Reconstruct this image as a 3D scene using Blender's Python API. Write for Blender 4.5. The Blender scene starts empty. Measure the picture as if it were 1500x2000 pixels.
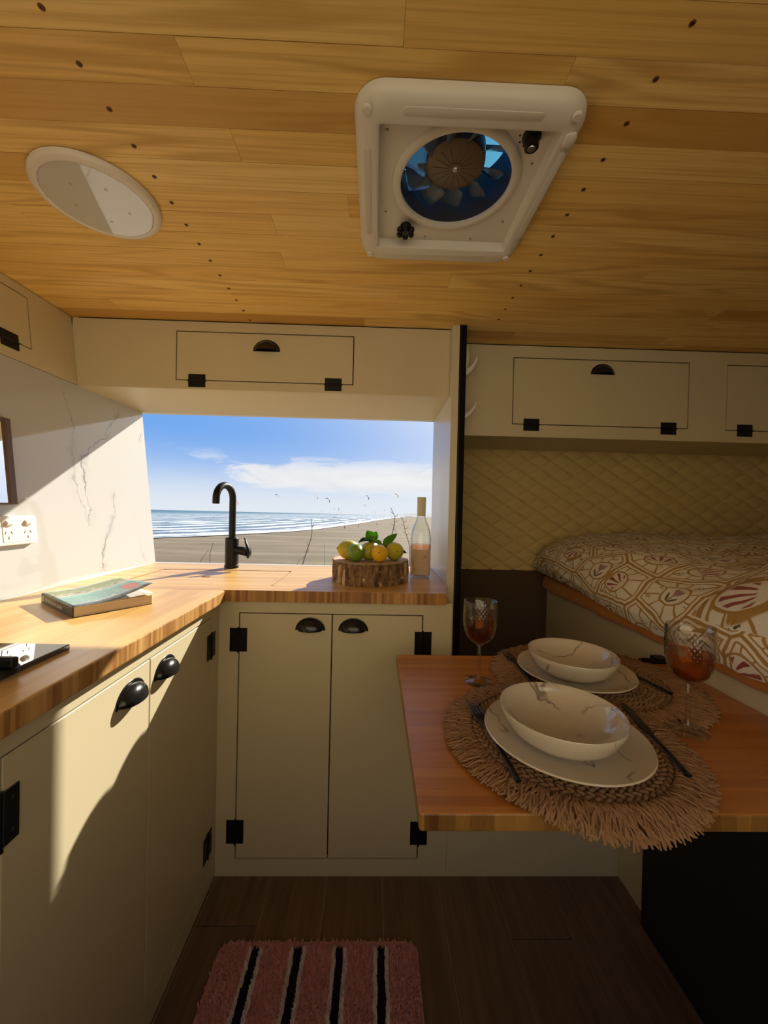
import bpy, bmesh, math, random
from mathutils import Vector, Matrix, noise as mnoise

random.seed(7)
S = bpy.context.scene
COL = S.collection
PI = math.pi
H = 1.156                                   # camera height above the van floor

# ------------------------------------------------------------------ camera
def cam_axes(yaw, pit, rol):
    fw = Vector((math.sin(yaw)*math.cos(pit), math.cos(yaw)*math.cos(pit), math.sin(pit)))
    rt = Vector((math.cos(yaw), -math.sin(yaw), 0)); up = rt.cross(fw)
    return rt*math.cos(rol)+up*math.sin(rol), up*math.cos(rol)-rt*math.sin(rol), fw
CR, CU, CF = cam_axes(math.radians(1.33), math.radians(-0.5), math.radians(1.29))
cd = bpy.data.cameras.new('camera'); cam = bpy.data.objects.new('camera', cd); COL.objects.link(cam)
cd.sensor_fit = 'VERTICAL'; cd.sensor_height = 36; cd.lens = 750/2000*36; cd.clip_start = .02; cd.clip_end = 9000
m = Matrix((CR, CU, -CF)).transposed().to_4x4(); m.translation = (0, 0, H); cam.matrix_world = m
S.camera = cam

def ray(px, py):                            # photo pixel -> direction from the camera
    return CR*((px-750)/750)+CU*((1000-py)/750)+CF
def atY(px, py, Y): d = ray(px, py); return Vector((0, 0, H))+d*(Y/d.y)
def atX(px, py, X): d = ray(px, py); return Vector((0, 0, H))+d*(X/d.x)
def atZ(px, py, Z): d = ray(px, py); return Vector((0, 0, H))+d*((Z-H)/d.z)

# ------------------------------------------------------------------ light and exposure
SUN_TO = Vector((.63, 1.0, .63)).normalized()
sd = bpy.data.lights.new('sun', 'SUN'); sd.energy = 6.0; sd.angle = math.radians(.6); sd.color = (1, .92, .77)
sun = bpy.data.objects.new('sun', sd); COL.objects.link(sun)
sun.rotation_euler = (-SUN_TO).to_track_quat('-Z', 'Y').to_euler(); sun.location = (4, 8, 6)
vs = S.view_settings
S.display_settings.display_device = 'sRGB'
vs.view_transform = 'Standard'; vs.look = 'None'; vs.gamma = 1; vs.use_curve_mapping = False
vs.exposure = 0.5

# ------------------------------------------------------------------ node helpers
class NT:
    def __init__(s, tree): s.t = tree; s.n = tree.nodes; s.l = tree.links
    def new(s, typ, **kw):
        nd = s.n.new(typ)
        for k, v in kw.items(): setattr(nd, k, v)
        return nd
    def put(s, sock, v):
        if v is None: return
        if isinstance(v, bpy.types.NodeSocket): s.l.new(v, sock)
        else:
            if sock.type == 'RGBA' and len(v) == 3: v = (*v, 1)
            sock.default_value = v
    def m(s, op, a, b=None, c=None, clamp=False):
        nd = s.new('ShaderNodeMath', operation=op, use_clamp=clamp)
        s.put(nd.inputs[0], a); s.put(nd.inputs[1], b); s.put(nd.inputs[2], c); return nd.outputs[0]
    def vm(s, op, a, b=None):
        nd = s.new('ShaderNodeVectorMath', operation=op)
        s.put(nd.inputs[0], a); s.put(nd.inputs[1], b)
        return nd.outputs['Value'] if op in ('LENGTH', 'DOT_PRODUCT', 'DISTANCE') else nd.outputs[0]
    def mix(s, f, a, b, blend='MIX'):
        nd = s.new('ShaderNodeMix', data_type='RGBA', blend_type=blend)
        s.put(nd.inputs[0], f); s.put(nd.inputs[6], a); s.put(nd.inputs[7], b); return nd.outputs[2]
    def xyz(s, v):
        nd = s.new('ShaderNodeSeparateXYZ'); s.put(nd.inputs[0], v); return nd.outputs
    def comb(s, x, y, z):
        nd = s.new('ShaderNodeCombineXYZ')
        for i, v in enumerate((x, y, z)): s.put(nd.inputs[i], v)
        return nd.outputs[0]
    def noise(s, v, scale=5, detail=3, rough=.5, dist=0, w=None):
        nd = s.new('ShaderNodeTexNoise')
        if w is not None: nd.noise_dimensions = '4D'; s.put(nd.inputs['W'], w)
        s.put(nd.inputs['Vector'], v); s.put(nd.inputs['Scale'], scale); s.put(nd.inputs['Detail'], detail)
        s.put(nd.inputs['Roughness'], rough); s.put(nd.inputs['Distortion'], dist); return nd.outputs['Fac']
    def smooth(s, v, a, b, lo=0, hi=1):
        nd = s.new('ShaderNodeMapRange', interpolation_type='SMOOTHSTEP')
        s.put(nd.inputs[0], v); s.put(nd.inputs[1], a); s.put(nd.inputs[2], b); s.put(nd.inputs[3], lo); s.put(nd.inputs[4], hi)
        return nd.outputs[0]
    def white(s, v, dims='1D'):
        nd = s.new('ShaderNodeTexWhiteNoise', noise_dimensions=dims)
        s.put(nd.inputs['W' if dims == '1D' else 'Vector'], v); return nd.outputs['Value']
    def pos(s): return s.new('ShaderNodeNewGeometry').outputs['Position']
    def obj(s): return s.new('ShaderNodeTexCoord').outputs['Object']
    def uv(s): return s.new('ShaderNodeTexCoord').outputs['UV']
    def rnd(s): return s.new('ShaderNodeObjectInfo').outputs['Random']
    def bump(s, h, strength=.3, dist=.002):
        nd = s.new('ShaderNodeBump'); s.put(nd.inputs['Strength'], strength); s.put(nd.inputs['Distance'], dist)
        s.put(nd.inputs['Height'], h); return nd.outputs[0]

MATS = {}
def mat(name, fn=None, col=(.8, .8, .8), rough=.5, **kw):
    if name in MATS: return MATS[name]
    mt = bpy.data.materials.new(name); mt.use_nodes = True
    t = NT(mt.node_tree); b = mt.node_tree.nodes['Principled BSDF']
    b.inputs['Base Color'].default_value = (*col, 1); b.inputs['Roughness'].default_value = rough
    al = dict(metal='Metallic', spec='Specular IOR Level', trans='Transmission Weight', ior='IOR', coat='Coat Weight', coat_rough='Coat Roughness', sheen='Sheen Weight')
    for k, v in kw.items(): b.inputs[al[k]].default_value = v
    if fn: fn(t, b)
    mt.diffuse_color = (*col, 1)
    MATS[name] = mt; return mt

# ------------------------------------------------------------------ world: hazy beach sky
TILT = .0143                                # the van stands tilted against the sea horizon
def make_world():
    w = bpy.data.worlds.new('sky'); S.world = w; w.use_nodes = True
    t = NT(w.node_tree); bg = w.node_tree.nodes['Background']
    d = t.vm('NORMALIZE', t.new('ShaderNodeTexCoord').outputs['Generated'])
    x, y, z = t.xyz(d)
    el = t.m('ADD', z, t.m('MULTIPLY', y, TILT))
    base = t.mix(t.smooth(el, -.01, .20), (.62, .74, .90), (.17, .39, .84))
    base = t.mix(t.smooth(el, .25, .9), base, (.10, .26, .66))
    dt = t.vm('DOT_PRODUCT', d, tuple(SUN_TO))
    g1 = t.m('POWER', t.m('MAXIMUM', dt, 0.0), 7.0)
    base = t.mix(t.m('MULTIPLY', g1, 1.0, clamp=True), base, (1.1, 1.06, 1.0))
    az = t.m('ARCTAN2', x, y)
    cv = t.comb(t.m('MULTIPLY', az, 7.0), t.m('MULTIPLY', el, 26.0), 1.7)
    n = t.noise(cv, 1.0, 6, .58, .4)
    band = t.m('MULTIPLY', t.smooth(el, .035, .075), t.smooth(el, .16, .10))
    side = t.smooth(az, -.50, -.22)
    c = t.m('MULTIPLY', t.smooth(t.m('ADD', n, t.m('MULTIPLY', t.m('MULTIPLY', band, side), .34)), .58, .74), band)
    low = t.m('MULTIPLY', t.smooth(el, .12, .0), .7)
    base = t.mix(low, base, (.80, .83, .86))
    base = t.mix(t.m('MULTIPLY', c, .9), base, t.mix(n, (.70, .72, .75), (1.0, .99, .97)))
    g2 = t.m('MULTIPLY', t.m('POWER', t.m('MAXIMUM', dt, 0.0), 40.0), .8)
    base = t.mix(1.0, base, t.comb(g2, g2, g2), 'ADD')
    t.put(bg.inputs[0], base); bg.inputs[1].default_value = .72
make_world()

# ------------------------------------------------------------------ mesh helpers
def wm(o):
    M = Matrix.Identity(4)
    while o is not None: M = o.matrix_basis @ M; o = o.parent
    return M
class MB:
    def __init__(s): s.v = []; s.f = []; s.m = []; s.uvs = None
    def add(s, vs, fs, mi=0):
        k = len(s.v); s.v += [Vector(p) for p in vs]; s.f += [tuple(i+k for i in q) for q in fs]; s.m += [mi]*len(fs); return s
    def box(s, x0, x1, y0, y1, z0, z1, mi=0):
        return s.add([(x0,y0,z0),(x1,y0,z0),(x1,y1,z0),(x0,y1,z0),(x0,y0,z1),(x1,y0,z1),(x1,y1,z1),(x0,y1,z1)],
                     [(3,2,1,0),(4,5,6,7),(0,1,5,4),(1,2,6,5),(2,3,7,6),(3,0,4,7)], mi)
    def hexa(s, p, mi=0):                    # eight corners, bottom four then top four
        return s.add(p, [(3,2,1,0),(4,5,6,7),(0,1,5,4),(1,2,6,5),(2,3,7,6),(3,0,4,7)], mi)
    def prism(s, poly, z0, z1, mi=0, side=None):
        n = len(poly)
        s.add([(x,y,z0) for x,y in poly]+[(x,y,z1) for x,y in poly], [tuple(range(n-1,-1,-1)), tuple(range(n,2*n))], mi)
        k = len(s.v)-2*n
        for i in range(n):
            j = (i+1) % n; s.f.append((k+i,k+j,k+n+j,k+n+i)); s.m.append(mi if side is None else side)
        return s
    def lathe(s, prof, seg=32, c=(0,0,0), mi=0, close=False, M=None):
        c = Vector(c); vs = []; fs = []; n = len(prof)
        for i in range(seg):
            a = 2*PI*i/seg
            for r, z in prof:
                p = Vector((r*math.cos(a), r*math.sin(a), z)); vs.append((M @ p if M else p)+c)
        for i in range(seg):
            j = (i+1) % seg
            for k in range(n-1 if not close else n):
                l = (k+1) % n; fs.append((i*n+k, j*n+k, j*n+l, i*n+l))
        return s.add(vs, fs, mi)
    def tube(s, pts, r, seg=8, mi=0, caps=True, flat=1.0):
        pts = [Vector(p) for p in pts]; n = len(pts); vs = []; fs = []
        rs = r if isinstance(r, (list, tuple)) else [r]*n
        up = None
        for i, p in enumerate(pts):
            t = (pts[min(i+1,n-1)]-pts[max(i-1,0)]).normalized()
            if up is None: up = Vector((0,0,1)) if abs(t.z) < .9 else Vector((1,0,0))
            a = t.cross(up)
            if a.length < 1e-6: a = t.orthogonal()
            a.normalize(); b = a.cross(t).normalized(); up = b
            for k in range(seg):
                q = 2*PI*k/seg; vs.append(p+a*rs[i]*math.cos(q)+b*rs[i]*flat*math.sin(q))
        for i in range(n-1):
            for k in range(seg):
                l = (k+1) % seg; fs.append((i*seg+k, i*seg+l, (i+1)*seg+l, (i+1)*seg+k))
        if caps: fs += [tuple(range(seg-1,-1,-1)), tuple((n-1)*seg+k for k in range(seg))]
        return s.add(vs, fs, mi)
    def ell(s, c, r, M=None, seg=16, rings=10, mi=0, fn=None):
        c = Vector(c); vs = []; fs = []
        for i in range(rings+1):
            th = PI*i/rings
            for k in range(seg):
                a = 2*PI*k/seg
                u = Vector((math.sin(th)*math.cos(a), math.sin(th)*math.sin(a), math.cos(th)))
                if fn: u = fn(u)
                p = Vector((u.x*r[0], u.y*r[1], u.z*r[2])); vs.append((M @ p if M else p)+c)
        for i in range(rings):
            for k in range(seg):
                l = (k+1) % seg; fs.append((i*seg+k, (i+1)*seg+k, (i+1)*seg+l, i*seg+l))
        return s.add(vs, fs, mi)
    def grid(s, fn, nu, nv, mi=0, uv=None):
        vs = [fn(i/nu, j/nv) for j in range(nv+1) for i in range(nu+1)]
        fs = [(j*(nu+1)+i, j*(nu+1)+i+1, (j+1)*(nu+1)+i+1, (j+1)*(nu+1)+i) for j in range(nv) for i in range(nu)]
        if uv:
            if s.uvs is None: s.uvs = {}
            k = len(s.v)
            for j in range(nv+1):
                for i in range(nu+1): s.uvs[k+j*(nu+1)+i] = uv(i/nu, j/nv)
        return s.add(vs, fs, mi)
    def build(s, name, mats, parent=None, smooth=None, bevel=0, seg=2, local=False, solid=0):
        vs = s.v
        if parent is not None and not local:
            I = wm(parent).inverted(); vs = [I @ p for p in s.v]
        me = bpy.data.meshes.new(name); me.from_pydata([tuple(p) for p in vs], [], s.f)
        if not isinstance(mats, (list, tuple)): mats = [mats]
        for q in mats: me.materials.append(q)
        me.polygons.foreach_set('material_index', s.m)
        if s.uvs:
            L = me.uv_layers.new(name='UVMap')
            for lp in me.loops: L.data[lp.index].uv = s.uvs.get(lp.vertex_index, (0, 0))
        bm = bmesh.new(); bm.from_mesh(me); bmesh.ops.remove_doubles(bm, verts=bm.verts, dist=1e-6) if not s.uvs else None
        bmesh.ops.recalc_face_normals(bm, faces=bm.faces); bm.to_mesh(me); bm.free()
        if smooth is not None:
            me.polygons.foreach_set('use_smooth', [True]*len(me.polygons))
            if smooth < 180: me.set_sharp_from_angle(angle=math.radians(smooth))
        o = bpy.data.objects.new(name, me); COL.objects.link(o); o.parent = parent
        if bevel:
            b = o.modifiers.new('bevel', 'BEVEL'); b.width = bevel; b.segments = seg; b.limit_method = 'ANGLE'; b.angle_limit = math.radians(40)
        if solid:
            b = o.modifiers.new('solidify', 'SOLIDIFY'); b.thickness = solid; b.offset = 0
        return o
def tag(o, label, cat, group=None):
    o['label'] = label; o['category'] = cat
    if group: o['group'] = group
    return o
def thing(name, label, cat, loc=(0,0,0), rz=0, group=None):
    o = bpy.data.objects.new(name, None); COL.objects.link(o); o.location = loc; o.rotation_euler = (0,0,rz)
    o.empty_display_size = .05
    return tag(o, label, cat, group)
def struct(o): o['kind'] = 'structure'; return o
def copy_tree(o, parent=None):
    c = o.copy(); COL.objects.link(c); c.parent = parent
    for ch in list(o.children): copy_tree(ch, c)
    return c
def text_mesh(body, size, extrude=.0002):
    cu = bpy.data.curves.new('lettering', 'FONT'); cu.body = body; cu.size = size; cu.extrude = extrude; cu.align_x = 'LEFT'
    o = bpy.data.objects.new('lettering_curve', cu); COL.objects.link(o)
    dg = bpy.context.evaluated_depsgraph_get(); me = bpy.data.meshes.new_from_object(o.evaluated_get(dg))
    bpy.data.objects.remove(o); return me

# ------------------------------------------------------------------ materials
def f_pine(t, b):
    p = t.pos(); r = t.rnd()
    off = t.comb(t.m('MULTIPLY', r, 37.0), t.m('MULTIPLY', r, 91.0), t.m('MULTIPLY', r, 13.0))
    q = t.vm('ADD', p, off)
    n = t.noise(t.vm('MULTIPLY', q, (.9, 9.0, 1.0)), 1.5, 1.5, .45, .35)
    ring = t.m('PINGPONG', t.m('MULTIPLY', n, 6.0), .5)
    ring = t.smooth(ring, .0, .34)
    fine = t.noise(t.vm('MULTIPLY', q, (3.0, 170.0, 1.0)), 1.0, 3, .6)
    late = t.m('MULTIPLY', t.m('SUBTRACT', 1.0, ring), t.smooth(t.noise(t.vm('MULTIPLY', q, (1.0, 3.0, 1.0)), 1.5, 1), .40, .62))
    tone = t.white(t.m('MULTIPLY', r, 511.0))
    c = t.mix(tone, (.88, .58, .165), (.95, .68, .245))
    dark = t.smooth(t.white(t.m('MULTIPLY', r, 77.0)), .74, .90)
    c = t.mix(t.m('MULTIPLY', dark, .75), c, (.58, .30, .06))
    c = t.mix(t.m('MULTIPLY', late, .5), c, (.50, .235, .04))
    c = t.mix(t.smooth(fine, .40, .72, 0, .55), c, (.62, .34, .075))
    knot = t.smooth(t.noise(t.vm('MULTIPLY', q, (4.0, 11.0, 1.0)), 1.3, 1), .77, .82)
    c = t.mix(t.m('MULTIPLY', knot, .55), c, (.30, .12, .03))
    t.put(b.inputs['Base Color'], c); t.put(b.inputs['Roughness'], t.smooth(fine, .2, .8, .42, .58))
    t.put(b.inputs['Normal'], t.bump(t.m('ADD', fine, ring), .12, .001))
PINE = mat('oiled_pine', f_pine, rough=.5, spec=.35)

def bamboo(name, ax, lo, hi, dirv=(1,0), strip=.021, spec=.5, rough=.34):
    def fn(t, b):
        p = t.pos(); x, y, z = t.xyz(p)
        u, w = (x, y) if ax == 'x' else (y, x)           # u along the grain, w across
        sid = t.m('FLOOR', t.m('DIVIDE', w, strip))
        s1 = t.white(sid)
        seg = t.m('FLOOR', t.m('ADD', t.m('MULTIPLY', u, .9), t.m('MULTIPLY', s1, 7.0)))
        rn = t.white(t.m('ADD', t.m('MULTIPLY', sid, 3.17), t.m('MULTIPLY', seg, 7.7)))
        st = t.noise(t.comb(t.m('MULTIPLY', u, 3.0), t.m('MULTIPLY', w, 190.0), rn), 1.0, 3, .6)
        st2 = t.noise(t.comb(t.m('MULTIPLY', u, 14.0), t.m('MULTIPLY', w, 700.0), rn), 1.0, 2, .5)
        f = t.m('ADD', t.m('MULTIPLY', rn, .35), t.m('ADD', t.m('MULTIPLY', st, .55), t.m('MULTIPLY', st2, .25)))
        c = t.mix(t.smooth(f, .25, .95), lo, hi)
        node = t.smooth(t.noise(t.comb(t.m('MULTIPLY', u, 22.0), t.m('MULTIPLY', w, 60.0), 3.0), 1.0, 1), .74, .80, 0, .45)
        c = t.mix(node, c, tuple(v*.55 for v in lo))
        t.put(b.inputs['Base Color'], c); t.put(b.inputs['Roughness'], t.smooth(st, .2, .8, rough-.05, rough+.08))
    return mat(name, fn, rough=rough, spec=spec)
BAM_X = bamboo('bamboo_worktop_x', 'x', (.56,.32,.10), (.82,.54,.205))
BAM_Y = bamboo('bamboo_worktop_y', 'y', (.56,.32,.10), (.82,.54,.205), strip=.03)
BAM_T = bamboo('bamboo_table', 'x', (.38,.132,.024), (.57,.235,.054), strip=.019, rough=.30)
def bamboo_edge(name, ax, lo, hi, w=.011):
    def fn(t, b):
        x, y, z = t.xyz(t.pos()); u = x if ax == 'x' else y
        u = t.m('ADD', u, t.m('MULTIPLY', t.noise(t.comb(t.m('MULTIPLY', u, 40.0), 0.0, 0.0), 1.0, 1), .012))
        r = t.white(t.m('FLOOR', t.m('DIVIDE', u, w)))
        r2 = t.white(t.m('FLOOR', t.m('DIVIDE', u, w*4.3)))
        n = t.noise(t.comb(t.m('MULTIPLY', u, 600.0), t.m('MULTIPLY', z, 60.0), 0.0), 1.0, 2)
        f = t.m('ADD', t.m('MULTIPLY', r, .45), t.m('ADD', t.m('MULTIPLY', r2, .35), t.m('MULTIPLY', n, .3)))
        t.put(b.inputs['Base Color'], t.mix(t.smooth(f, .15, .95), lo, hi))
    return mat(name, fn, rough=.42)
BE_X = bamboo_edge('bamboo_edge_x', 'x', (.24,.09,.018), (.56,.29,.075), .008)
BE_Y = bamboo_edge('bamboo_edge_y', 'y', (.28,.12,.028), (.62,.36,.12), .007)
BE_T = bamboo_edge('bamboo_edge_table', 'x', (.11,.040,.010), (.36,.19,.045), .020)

VEINS = (([(1.475,1.415),(1.416,1.379),(1.355,1.329),(1.325,1.293),(1.337,1.255),(1.327,1.203),(1.337,1.145),(1.337,1.074)], 1.0),
         ([(1.263,1.517),(1.298,1.415),(1.283,1.288),(1.286,1.213),(1.314,1.132),(1.333,1.08)], .55),
         ([(1.474,1.204),(1.47,1.139),(1.453,1.09),(1.422,1.042),(1.397,1.003),(1.385,.95),(1.379,.904)], .8),
         ([(1.675,1.546),(1.687,1.492),(1.662,1.414)], .7), ([(1.6,.991),(1.613,.947),(1.634,.909)], .5), ([(1.539,1.527),(1.496,1.451),(1.443,1.398)], .6))
def f_marble(t, b):
    p = t.pos(); x, y, z = t.xyz(p)
    nw = t.noise(p, 16, 5, .65); nb = t.noise(t.vm('ADD', p, (4.0, 2.0, 1.0)), 9, 4, .6); ng = t.noise(t.vm('ADD', p, (1.0, 7.0, 3.0)), 13, 3)
    yy = t.m('ADD', y, t.m('MULTIPLY', t.m('SUBTRACT', nw, .5), .075))
    vein = None
    for pts, k in VEINS:
        fc = t.new('ShaderNodeFloatCurve'); cv = fc.mapping.curves[0]
        q_ = sorted(((zz-.88)/.7, (yv-1.2)/.55) for yv, zz in pts)
        cv.points[0].location = (0, q_[0][1]); cv.points[1].location = (1, q_[-1][1])
        for c_ in q_: cv.points.new(*c_)
        fc.mapping.update()
        t.put(fc.inputs['Value'], t.m('DIVIDE', t.m('SUBTRACT', z, .88), .7))
        f = t.m('ADD', t.m('MULTIPLY', fc.outputs[0], .55), 1.2)
        dd = t.m('ABSOLUTE', t.m('SUBTRACT', yy, f))
        z0, z1 = min(c[1] for c in pts), max(c[1] for c in pts)
        rg = t.m('MULTIPLY', t.smooth(z, z0-.02, z0+.03), t.smooth(z, z1+.02, z1-.03))
        core = t.m('MULTIPLY', t.smooth(dd, t.smooth(ng, .35, .7, .002, .010), .0), .85)
        halo = t.m('MULTIPLY', t.smooth(dd, .030, .0), t.smooth(nb, .44, .66, 0, .42))
        v = t.m('MULTIPLY', t.m('MULTIPLY', t.m('MAXIMUM', core, halo), rg), k)
        vein = v if vein is None else t.m('MAXIMUM', vein, v)
    far = t.m('MULTIPLY', t.smooth(t.m('ABSOLUTE', t.m('SUBTRACT', t.noise(t.vm('MULTIPLY', p, (0.0, 2.5, .9)), 1.2, 4, .6), .5)), .012, .0), t.smooth(y, 1.0, .9, 0, .5))
    vein = t.m('MAXIMUM', vein, far)
    t.put(b.inputs['Base Color'], t.mix(vein, (.505,.505,.50), (.135,.135,.15)))
MARBLE = mat('marble_panel', f_marble, rough=.06, spec=.5, coat=.4, coat_rough=.03)

def paint(name, col, rough=.42):
    def fn(t, b):
        n = t.noise(t.pos(), 240, 3, .6); t.put(b.inputs['Normal'], t.bump(n, .05, .0005))
        c = t.mix(t.noise(t.pos(), 3.0, 3), tuple(v*.97 for v in col), tuple(min(1, v*1.03) for v in col)); t.put(b.inputs['Base Color'], c)
    return mat(name, fn, col=col, rough=rough)
CREAM = paint('cream_paint', (.61,.535,.355))
WHITEP = paint('white_reveal_paint', (.68,.655,.60), .3)
BLACKM = mat('matte_black_metal', col=(.006,.006,.007), rough=.38, spec=.25)
BLACKG = mat('satin_black_metal', col=(.010,.010,.011), rough=.20, spec=.5)
DARK = mat('dark_cavity', col=(.010,.006,.004), rough=.9)
BLACKTRIM = mat('black_trim', col=(.006,.005,.005), rough=.85, spec=.15)
BLACKBOX = mat('black_box_cover', col=(.0035,.0035,.004), rough=.8)
OFFWHITE = mat('offwhite_plastic', col=(.74,.70,.62), rough=.42)
OFFWHITE2 = mat('offwhite_plastic_inset', col=(.68,.64,.56), rough=.55)
WHITEPL = mat('white_plastic', col=(.82,.79,.74), rough=.25)
STEEL = mat('steel', col=(.55,.53,.50), rough=.3, metal=1)
def thin(tint, k=1.0, ior=1.45):
    def fn(t, b):                           # thin-walled glass: tinted see-through plus Fresnel reflection
        tr = t.new('ShaderNodeBsdfTransparent')
        gl = t.new('ShaderNodeBsdfGlossy'); gl.inputs['Roughness'].default_value = .01
        lw = t.new('ShaderNodeLayerWeight'); lw.inputs[0].default_value = .5; f0 = ((ior-1)/(ior+1))**2
        sch = t.m('ADD', f0, t.m('MULTIPLY', t.m('POWER', lw.outputs['Facing'], 5.0), 1-f0))
        t.put(tr.inputs[0], t.mix(t.m('POWER', lw.outputs['Facing'], 2.5), tint, tuple(v*.6 for v in tint)))   # longer path through the wall at grazing angles
        mx = t.new('ShaderNodeMixShader'); t.put(mx.inputs[0], t.m('MULTIPLY', sch, k, clamp=True))
        t.l.new(tr.outputs[0], mx.inputs[1]); t.l.new(gl.outputs[0], mx.inputs[2]); t.l.new(mx.outputs[0], t.n['Material Output'].inputs[0])
    return fn
GLASSC = mat('clear_glass', thin((.97,.98,.97)))

def f_floor(t, b):
    p = t.pos(); r = t.rnd(); q = t.vm('ADD', p, t.comb(t.m('MULTIPLY', r, 31.0), t.m('MULTIPLY', r, 17.0), 0.0))
    n = t.noise(t.vm('MULTIPLY', q, (22.0, 1.6, 1.0)), 1.6, 5, .6, .6)
    g = t.noise(t.vm('MULTIPLY', q, (130.0, 5.0, 1.0)), 1.0, 3)
    c = t.mix(t.smooth(n, .3, .7), (.115,.065,.035), (.19,.115,.065)); c = t.mix(t.smooth(g, .45, .7, 0, .4), c, (.085,.045,.025))
    t.put(b.inputs['Base Color'], t.mix(t.m('MULTIPLY', r, .25), c, (.10,.06,.035))); t.put(b.inputs['Normal'], t.bump(g, .1, .001))
FLOORM = mat('wood_look_vinyl', f_floor, rough=.5)
GAPM = mat('plank_joint', col=(.40,.31,.21), rough=.7)

def f_quilt(t, b):
    n = t.noise(t.pos(), 420, 2); t.put(b.inputs['Normal'], t.bump(n, .25, .0008))
    t.put(b.inputs['Base Color'], t.mix(t.noise(t.pos(), 6, 3), (.54,.40,.16), (.62,.47,.20)))
QUILT = mat('quilted_fabric', f_quilt, rough=.85, sheen=.15)
BROWNF = mat('dark_brown_fabric', lambda t, b: t.put(b.inputs['Normal'], t.bump(t.noise(t.pos(), 500, 2), .3, .001)), col=(.075,.045,.024), rough=.9)

# ------------------------------------------------------------------ the setting
BZ, TZ, CZ, SZ = .898, .756, 1.786, 1.552
def wallx(z): return -.955-.105*(z-BZ)      # the leaning left side of the van

def mk_floor():
    base = struct(MB().box(-1.0, 1.95, -.75, 1.72, -.06, -.004).build('floor', GAPM))
    x = -.297-.1725*3
    k = 0
    breaks = {0: [1.3], 1: [.2], 2: [1.055], 3: [.40], 4: [-.05], 5: [.62], 6: [.25], 7: [1.02], 8: [.5], 9: [.1], 10: [.7], 11: [0]}
    while x < 1.0:
        ys = [-.75]+[q for q in sorted(breaks.get(k, [.3])) if q < 1.2]+[1.22]
        for a, b in zip(ys[:-1], ys[1:]):
            MB().box(x+.0016, x+.1709, a+.0016, b-.0016, -.004, 0).build('floor_plank', FLOORM, base, bevel=.0008, seg=1)
        x += .1725; k += 1
mk_floor()

HX0, HX1, HY0, HY1 = -.005, .285, .615, .905   # roof hole for the fan
def mk_ceiling():
    b = MB()
    for x0, x1, y0, y1 in ((-1.25,HX0,-.75,1.80),(HX1,2.05,-.75,1.80),(HX0,HX1,-.75,HY0),(HX0,HX1,HY1,1.80)):
        b.box(x0, x1, y0, y1, CZ+.010, CZ+.07)
    base = struct(b.build('ceiling', mat('ceiling_backing', col=(.16,.075,.02), rough=.8)))
    rnd = random.Random(3)
    w = .0625; y = .5295-w*20
    while y < 1.46:
        x = -1.10-rnd.random()*.5; lim = 1.95
        while x < lim:
            L = rnd.choice((.55,.75,.95,1.2,1.5)); x1 = min(x+L, lim)
            a0, a1 = x, x1
            if y+w > 1.345: a0 = max(a0, .262)
            if a1 > -1.06 and a1-a0 > .01:
                segs = [(max(a0,-1.06), a1)]
                if y+w > HY0 and y < HY1:
                    segs = [s for s in ((max(a0,-1.06), min(a1,HX0)), (max(a0,HX1), a1)) if s[1]-s[0] > .004]
                for s0, s1 in segs:
                    g = .0007 if rnd.random() < .55 else .00025
                    MB().box(s0+.0002, s1-.0002, y+g, y+w-g, CZ+rnd.random()*.0006, CZ+.0101).build('ceiling_plank', PINE, base)
            x = x1
        y += w
    sc = MB().lathe([(0,-.0004),(.0018,-.0004),(.0030,.0006),(.0032,.0016)], 12).build('screw', mat('dark_screw', col=(.05,.03,.015), rough=.4, metal=.7), None, smooth=40)
    hole = MB().lathe([(0,-.0002),(.0041,-.0002),(.0043,.0015)], 12).build('screw_hole', mat('drilled_wood', col=(.16,.06,.015), rough=.8), sc, smooth=40, local=True)
    sc.parent = base
    first = True
    for sx, ys in ((-.440, [.506+.0627*i for i in range(-12, 14)]), (.392, [.488+.0642*i for i in range(-12, 13)])):
        for yy in ys:
            o = sc if first else copy_tree(sc, base)
            first = False
            o.location = (sx, yy, CZ-.0002); o.rotation_euler.z = yy*37
mk_ceiling()

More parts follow.
